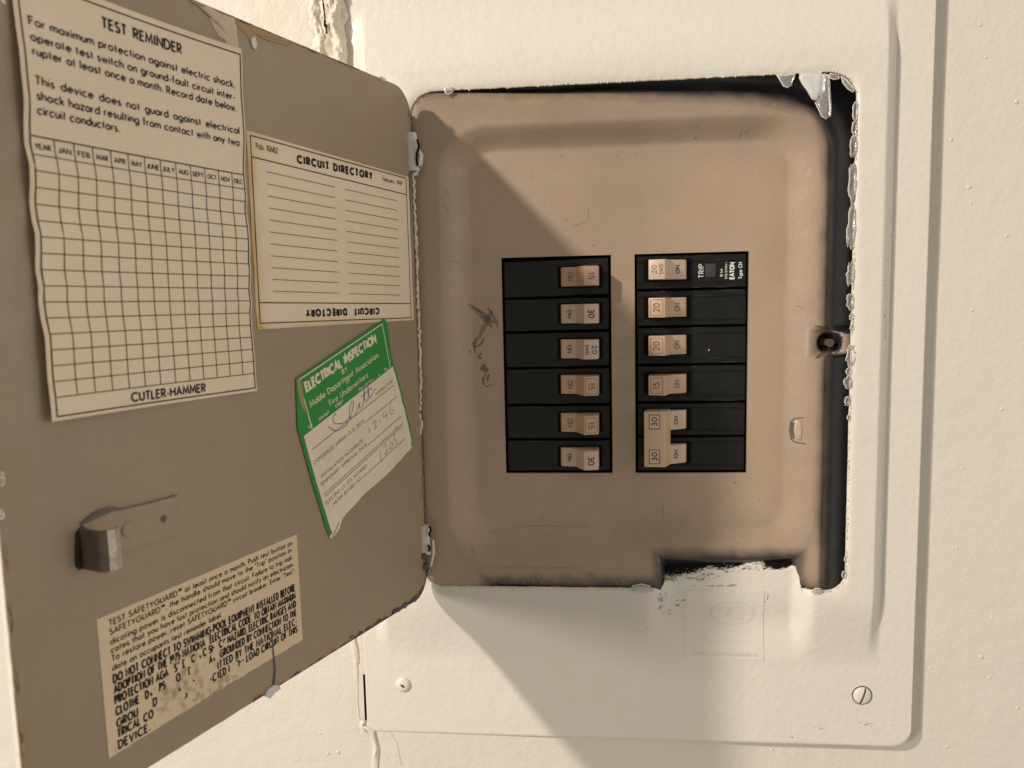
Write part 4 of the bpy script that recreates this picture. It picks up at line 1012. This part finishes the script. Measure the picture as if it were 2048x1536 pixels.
t3('ELECTRIC LT. CO. NOTIFIED',-.02,3.12,5.89,.15,.018); t3('METER BOARD NO.',.42,2.58,6.21,.15,.018); lg([(2.66,6.19),(6.44,6.22)])
b.build('green_print',M_greeni,lab)
b = MB()
def pen(pts, w=.016):
    q = [(x+.105*y,-y) for x,y in pts]; n = len(q); out = []
    for i in range(n-1):                    # Catmull-Rom
        p0,p1,p2,p3 = [np.array(q[max(0,min(n-1,i+k))]) for k in (-1,0,1,2)]
        for t in np.linspace(0,1,7)[:-1]: out.append(.5*((2*p1)+(-p0+p2)*t+(2*p0-5*p1+4*p2-p3)*t*t+(-p0+3*p1-3*p2+p3)*t**3))
    out.append(np.array(q[-1])); b.ribbon(out,w,lambda x,y:fl(x,y,.003),seg=.2,taper=lambda t:.7+.5*abs(math.sin(t*17)))
pen([(.91,2.8),(1.2,3.15),(1.6,3.32),(2.16,3.3),(2.6,3.0),(2.9,2.62),(2.75,2.55),(2.45,2.9),(2.42,3.2),(2.75,3.22),(3.1,3.0)])
pen([(1.62,2.5),(1.35,2.6),(1.38,2.9),(1.9,3.15),(2.5,3.1)])
pen([(3.1,3.0),(3.25,2.88),(3.2,3.1),(3.45,3.08),(3.7,2.7),(3.95,2.2),(3.75,2.7),(3.7,3.0),(3.95,2.95),(4.2,2.3),(4.05,2.9),(4.2,2.98),(4.5,2.8),(4.65,2.85)]); pen([(3.5,2.66),(4.4,2.62)]); pen([(4.2,2.35),(4.6,2.3)])
b.build('signature',M_pen,lab)
b = MB()
pen([(3.40,4.22),(3.36,4.52)],.014); pen([(3.72,4.28),(3.9,4.16),(4.0,4.3),(3.78,4.55),(4.08,4.5)],.014); pen([(4.2,4.38),(4.36,4.36)],.014); pen([(4.75,4.1),(4.6,4.35),(4.95,4.36)],.014); pen([(4.9,4.15),(4.86,4.6)],.014); pen([(5.45,4.0),(5.2,4.3),(5.3,4.55),(5.55,4.45),(5.35,4.35)],.014)
pen([(3.72,5.66),(3.55,6.3)],.014); pen([(4.0,5.75),(4.22,5.62),(4.25,5.85),(4.0,6.1),(4.4,6.02)],.014); pen([(4.6,5.8),(4.45,6.0),(4.65,6.08),(4.75,5.85),(4.6,5.8)],.014); pen([(5.1,5.5),(4.95,5.8),(5.1,5.95),(4.95,6.1)],.014); pen([(5.15,5.42),(5.4,5.3)],.014)
b.build('handwriting',M_pencil,lab)
b = MB(); blob(b,[(.02,-.05),(.25,-.12),(.22,-.6),(.16,-1.0),(.05,-1.6),(-.08,-1.0)],lambda x,y,h:f3(x,y,.004+h),.006,prof=((1,0),(.9,1),(0,1)))
b.build('yellowed_corner',M_ochre,lab,smooth=True); b = MB()
blob(b,[(-.25,-7.44),(.1,-7.4),(.45,-7.2),(.5,-7.08),(.3,-7.22),(0,-7.35)],lambda x,y,h:f3(x,y,.004+h),.006,prof=((1,0),(.9,1),(0,1)))
b.build('yellowed_corner',M_ochre,lab)
# 4. breaker test notice
lab = thing('paper_label','worn black-print test notice with rubbed-off words at the bottom of the door','label',D(14,-16.8,0))
q4 = [(-18.60,-12.14),(-9.60,-11.92),(-9.57,-16.57),(-18.57,-16.82)]
b = MB(); nxx,nyy = 110,60; P = []; st = []
def worn(x,y): return .95*math.exp(-(((x+15.5)/1.45)**2+((y+15.55-.10*(x+15))/.85)**2))+math.exp(-(((x+13.9)/1.6)**2+((y+16.5)/.35)**2))*.8
for i in range(nxx+1):
    s = i/nxx; row = []
    for j in range(nyy+1):
        t = j/nyy; a = np.array(q4[0])*(1-s)+np.array(q4[1])*s; c = np.array(q4[3])*(1-s)+np.array(q4[2])*s; p = a*(1-t)+c*t
        if j == nyy: p = p+np.array([0,.06*float(fbm(np.array(s*40.),np.array(0.),3,3))+.10*worn(p[0],p[1])*random.random()])
        row.append(D(-p[0],p[1],.014)); w = worn(p[0],p[1]); nz2 = float(fbm(np.array(p[0]*6),np.array(p[1]*6),91,4))
        st.append(float(np.clip((nz2*3.2+w*1.5-.9)*1.3,0,1)*.85))
    P.append(row)
b.grid(P); b.build('paper',M_paper4,lab,smooth=True,attr={'stain':st})
f4 = lambda x,y,h=0: D(-x,y+(x+14)*.026*0,.019+h)
lines = [('TEST SAFETYGUARD\u2122 at least once a month. Push test button on',-12.51,-12.29,0),('SAFETYGUARD\u2122, the handle should move to the "Trip" position in-',-12.81,-12.57,0),
 ('dicating power is disconnected from that circuit. Failure to trip indi-',-13.14,-12.90,0),('cates that you have lost protection and should notify an electrician.',-13.42,-13.21,0),
 ('To restore power, reset SAFETYGUARD\u2122 circuit breaker. Enter "Test"',-13.70,-13.51,0),('date on occupants test reminder label.',-14.02,-13.90,1),
 ('DO NOT CONNECT TO SWIMMING-POOL EQUIPMENT INSTALLED BEFORE',-14.44,-14.27,2),('ADOPTION OF THE 1975 NATIONAL ELECTRICAL CODE. TO OBTAIN MAXIMUM',-14.79,-14.62,2),
 ('PROTECTION AGAINST ELECTRIC SHOCK HAZARD, ELECTRIC RANGES AND',-15.16,-14.98,2),('CLOTHES DRYERS WHOSE FRAMES ARE GROUNDED BY CONNECTION TO THE',-15.55,-15.36,2),
 ('GROUNDED NEUTRAL AS PERMITTED BY THE NATIONAL ELEC-',-15.96,-15.74,2),('TRICAL CODE SHALL BE CONNECTED IN THE LOAD CIRCUIT OF THIS',-16.31,-16.09,2),('DEVICE.',-16.70,-16.66,3)]
bA = MB(); bB = MB()
def skipf(pts, k):
    x = sum(p[0] for p in pts)/len(pts); y = sum(p[1] for p in pts)/len(pts)+k
    w = worn(x,y); return w > .16 and random.random() < min(.9,w*1.2)
for s_,ya,yb_,kind in lines:
    xe = {0:-9.9,1:-13.75,2:-9.88,3:-17.05}[kind]
    slope = (yb_-ya)/(18.2-9.9) if kind in (0,2) else .02
    ff = lambda x,y,h=0,ya=ya,sl=slope: f4(x,ya+y+(x+18.2)*sl,h)
    sk_ = lambda pts,ya=ya: skipf(pts,ya)
    if kind < 2: text(bA,s_,-18.2,xe,0,.185,.033,ff,track=.26,space=.5,skip=sk_)
    else: text(bB,s_,-18.2,xe,0,.265,.058,ff,track=.36,space=.6,skip=sk_)
bA.build('printed_text',M_inkb,lab); bB.build('bold_text',M_inkb,lab)

# ------------------------------------------------------------------ cracked filler between cover and wall
def ridge(name, path, hw, th, Y, m, seed, nrm=(0,-1,0), n=160, parent=wall):
    b = MB(); path = [np.array(at(x,y,Y)) for x,y in path]; q = []
    L_ = np.cumsum([0]+[np.linalg.norm(c-a) for a,c in zip(path[:-1],path[1:])])
    for i in range(n+1):
        s = L_[-1]*i/n; p = np.array([np.interp(s,L_,[p[k] for p in path]) for k in range(3)])
        w = hw*(1+.55*float(fbm(np.array(s*.8),np.array(seed*1.7),seed,3))*2); row = []
        for k in range(15):
            t = k/7-1; sh = .5*hw*float(fbm(np.array(s*1.3),np.array(seed+9.),seed+2,3))
            h = th*(1-abs(t)**2.5)*(1+1.6*float(fbm(np.array(s*1.6),np.array(t*1.6+seed),seed+4,4)))
            row.append((p[0]+w*t+sh,p[1]-max(h,-.02 if abs(t)==1 else .0)+(.08 if abs(t)==1 else 0),p[2]))
        q.append(row)
    b.grid(q); return b.build(name,m,parent,smooth=True)
ridge('plaster_filler',[(645,-60),(652,60),(662,120),(672,215)],1.05,.30,-.45,M_plaster,1)
ridge('plaster_filler',[(632,-60),(634,40),(645,90),(650,170)],.42,.45,-.45,M_plaster,2)
ridge('plaster_filler',[(668,-60),(672,40),(680,110),(690,190)],.36,.42,-.45,M_plaster,3)
b = MB()
for pts,w in (([(646,0),(649,22),(651,38)],.05),([(651,36),(650,48),(653,56),(654,68)],.07)):
    b.ribbon([cpt(*p,-.9) for p in pts],w,lambda x,z:(x,-.95,z),seg=.1,taper=lambda t:.4+.8*random.random())
b.build('filler_crack',M_dark,wall)
ridge('plaster_filler',[(703,1260),(710,1300),(713,1325)],.20,.07,-.3,M_plaster,5,n=50)
ridge('plaster_filler',[(711,1322),(712,1345),(713,1366)],.12,.03,-.26,M_plaster,8,n=30)
ridge('plaster_filler',[(726,1450),(742,1462),(752,1500),(748,1560)],.24,.09,-.3,M_plaster,6,n=60)
ridge('plaster_filler',[(728,1440),(724,1452),(730,1462)],.16,.06,-.3,M_plaster,7,n=30)
ridge('plaster_filler',[(714,1356),(715,1380),(715,1405),(720,1440)],.05,.03,-.24,M_plaster,12,n=40)
b = MB(); b.ribbon([cpt(*p,-.46) for p in [(775,1465),(790,1490),(800,1536)]],.05,lambda x,z:(x,float(wally(x,z))-.02,z),seg=.3); b.build('hairline_ridge',M_wall,wall)
b = MB()                                    # filler hidden behind the door, closing the seam
boxm(b,(XL-.30,-.29,az(1352,-.5,712)),(XL+.10,-.2,ZTOP)); boxm(b,(XL-.30,-.27,ZBOT-.4),(XL+.02,-.2,az(1448,-.5,722)))
b.build('seam_filler',M_plaster,wall)
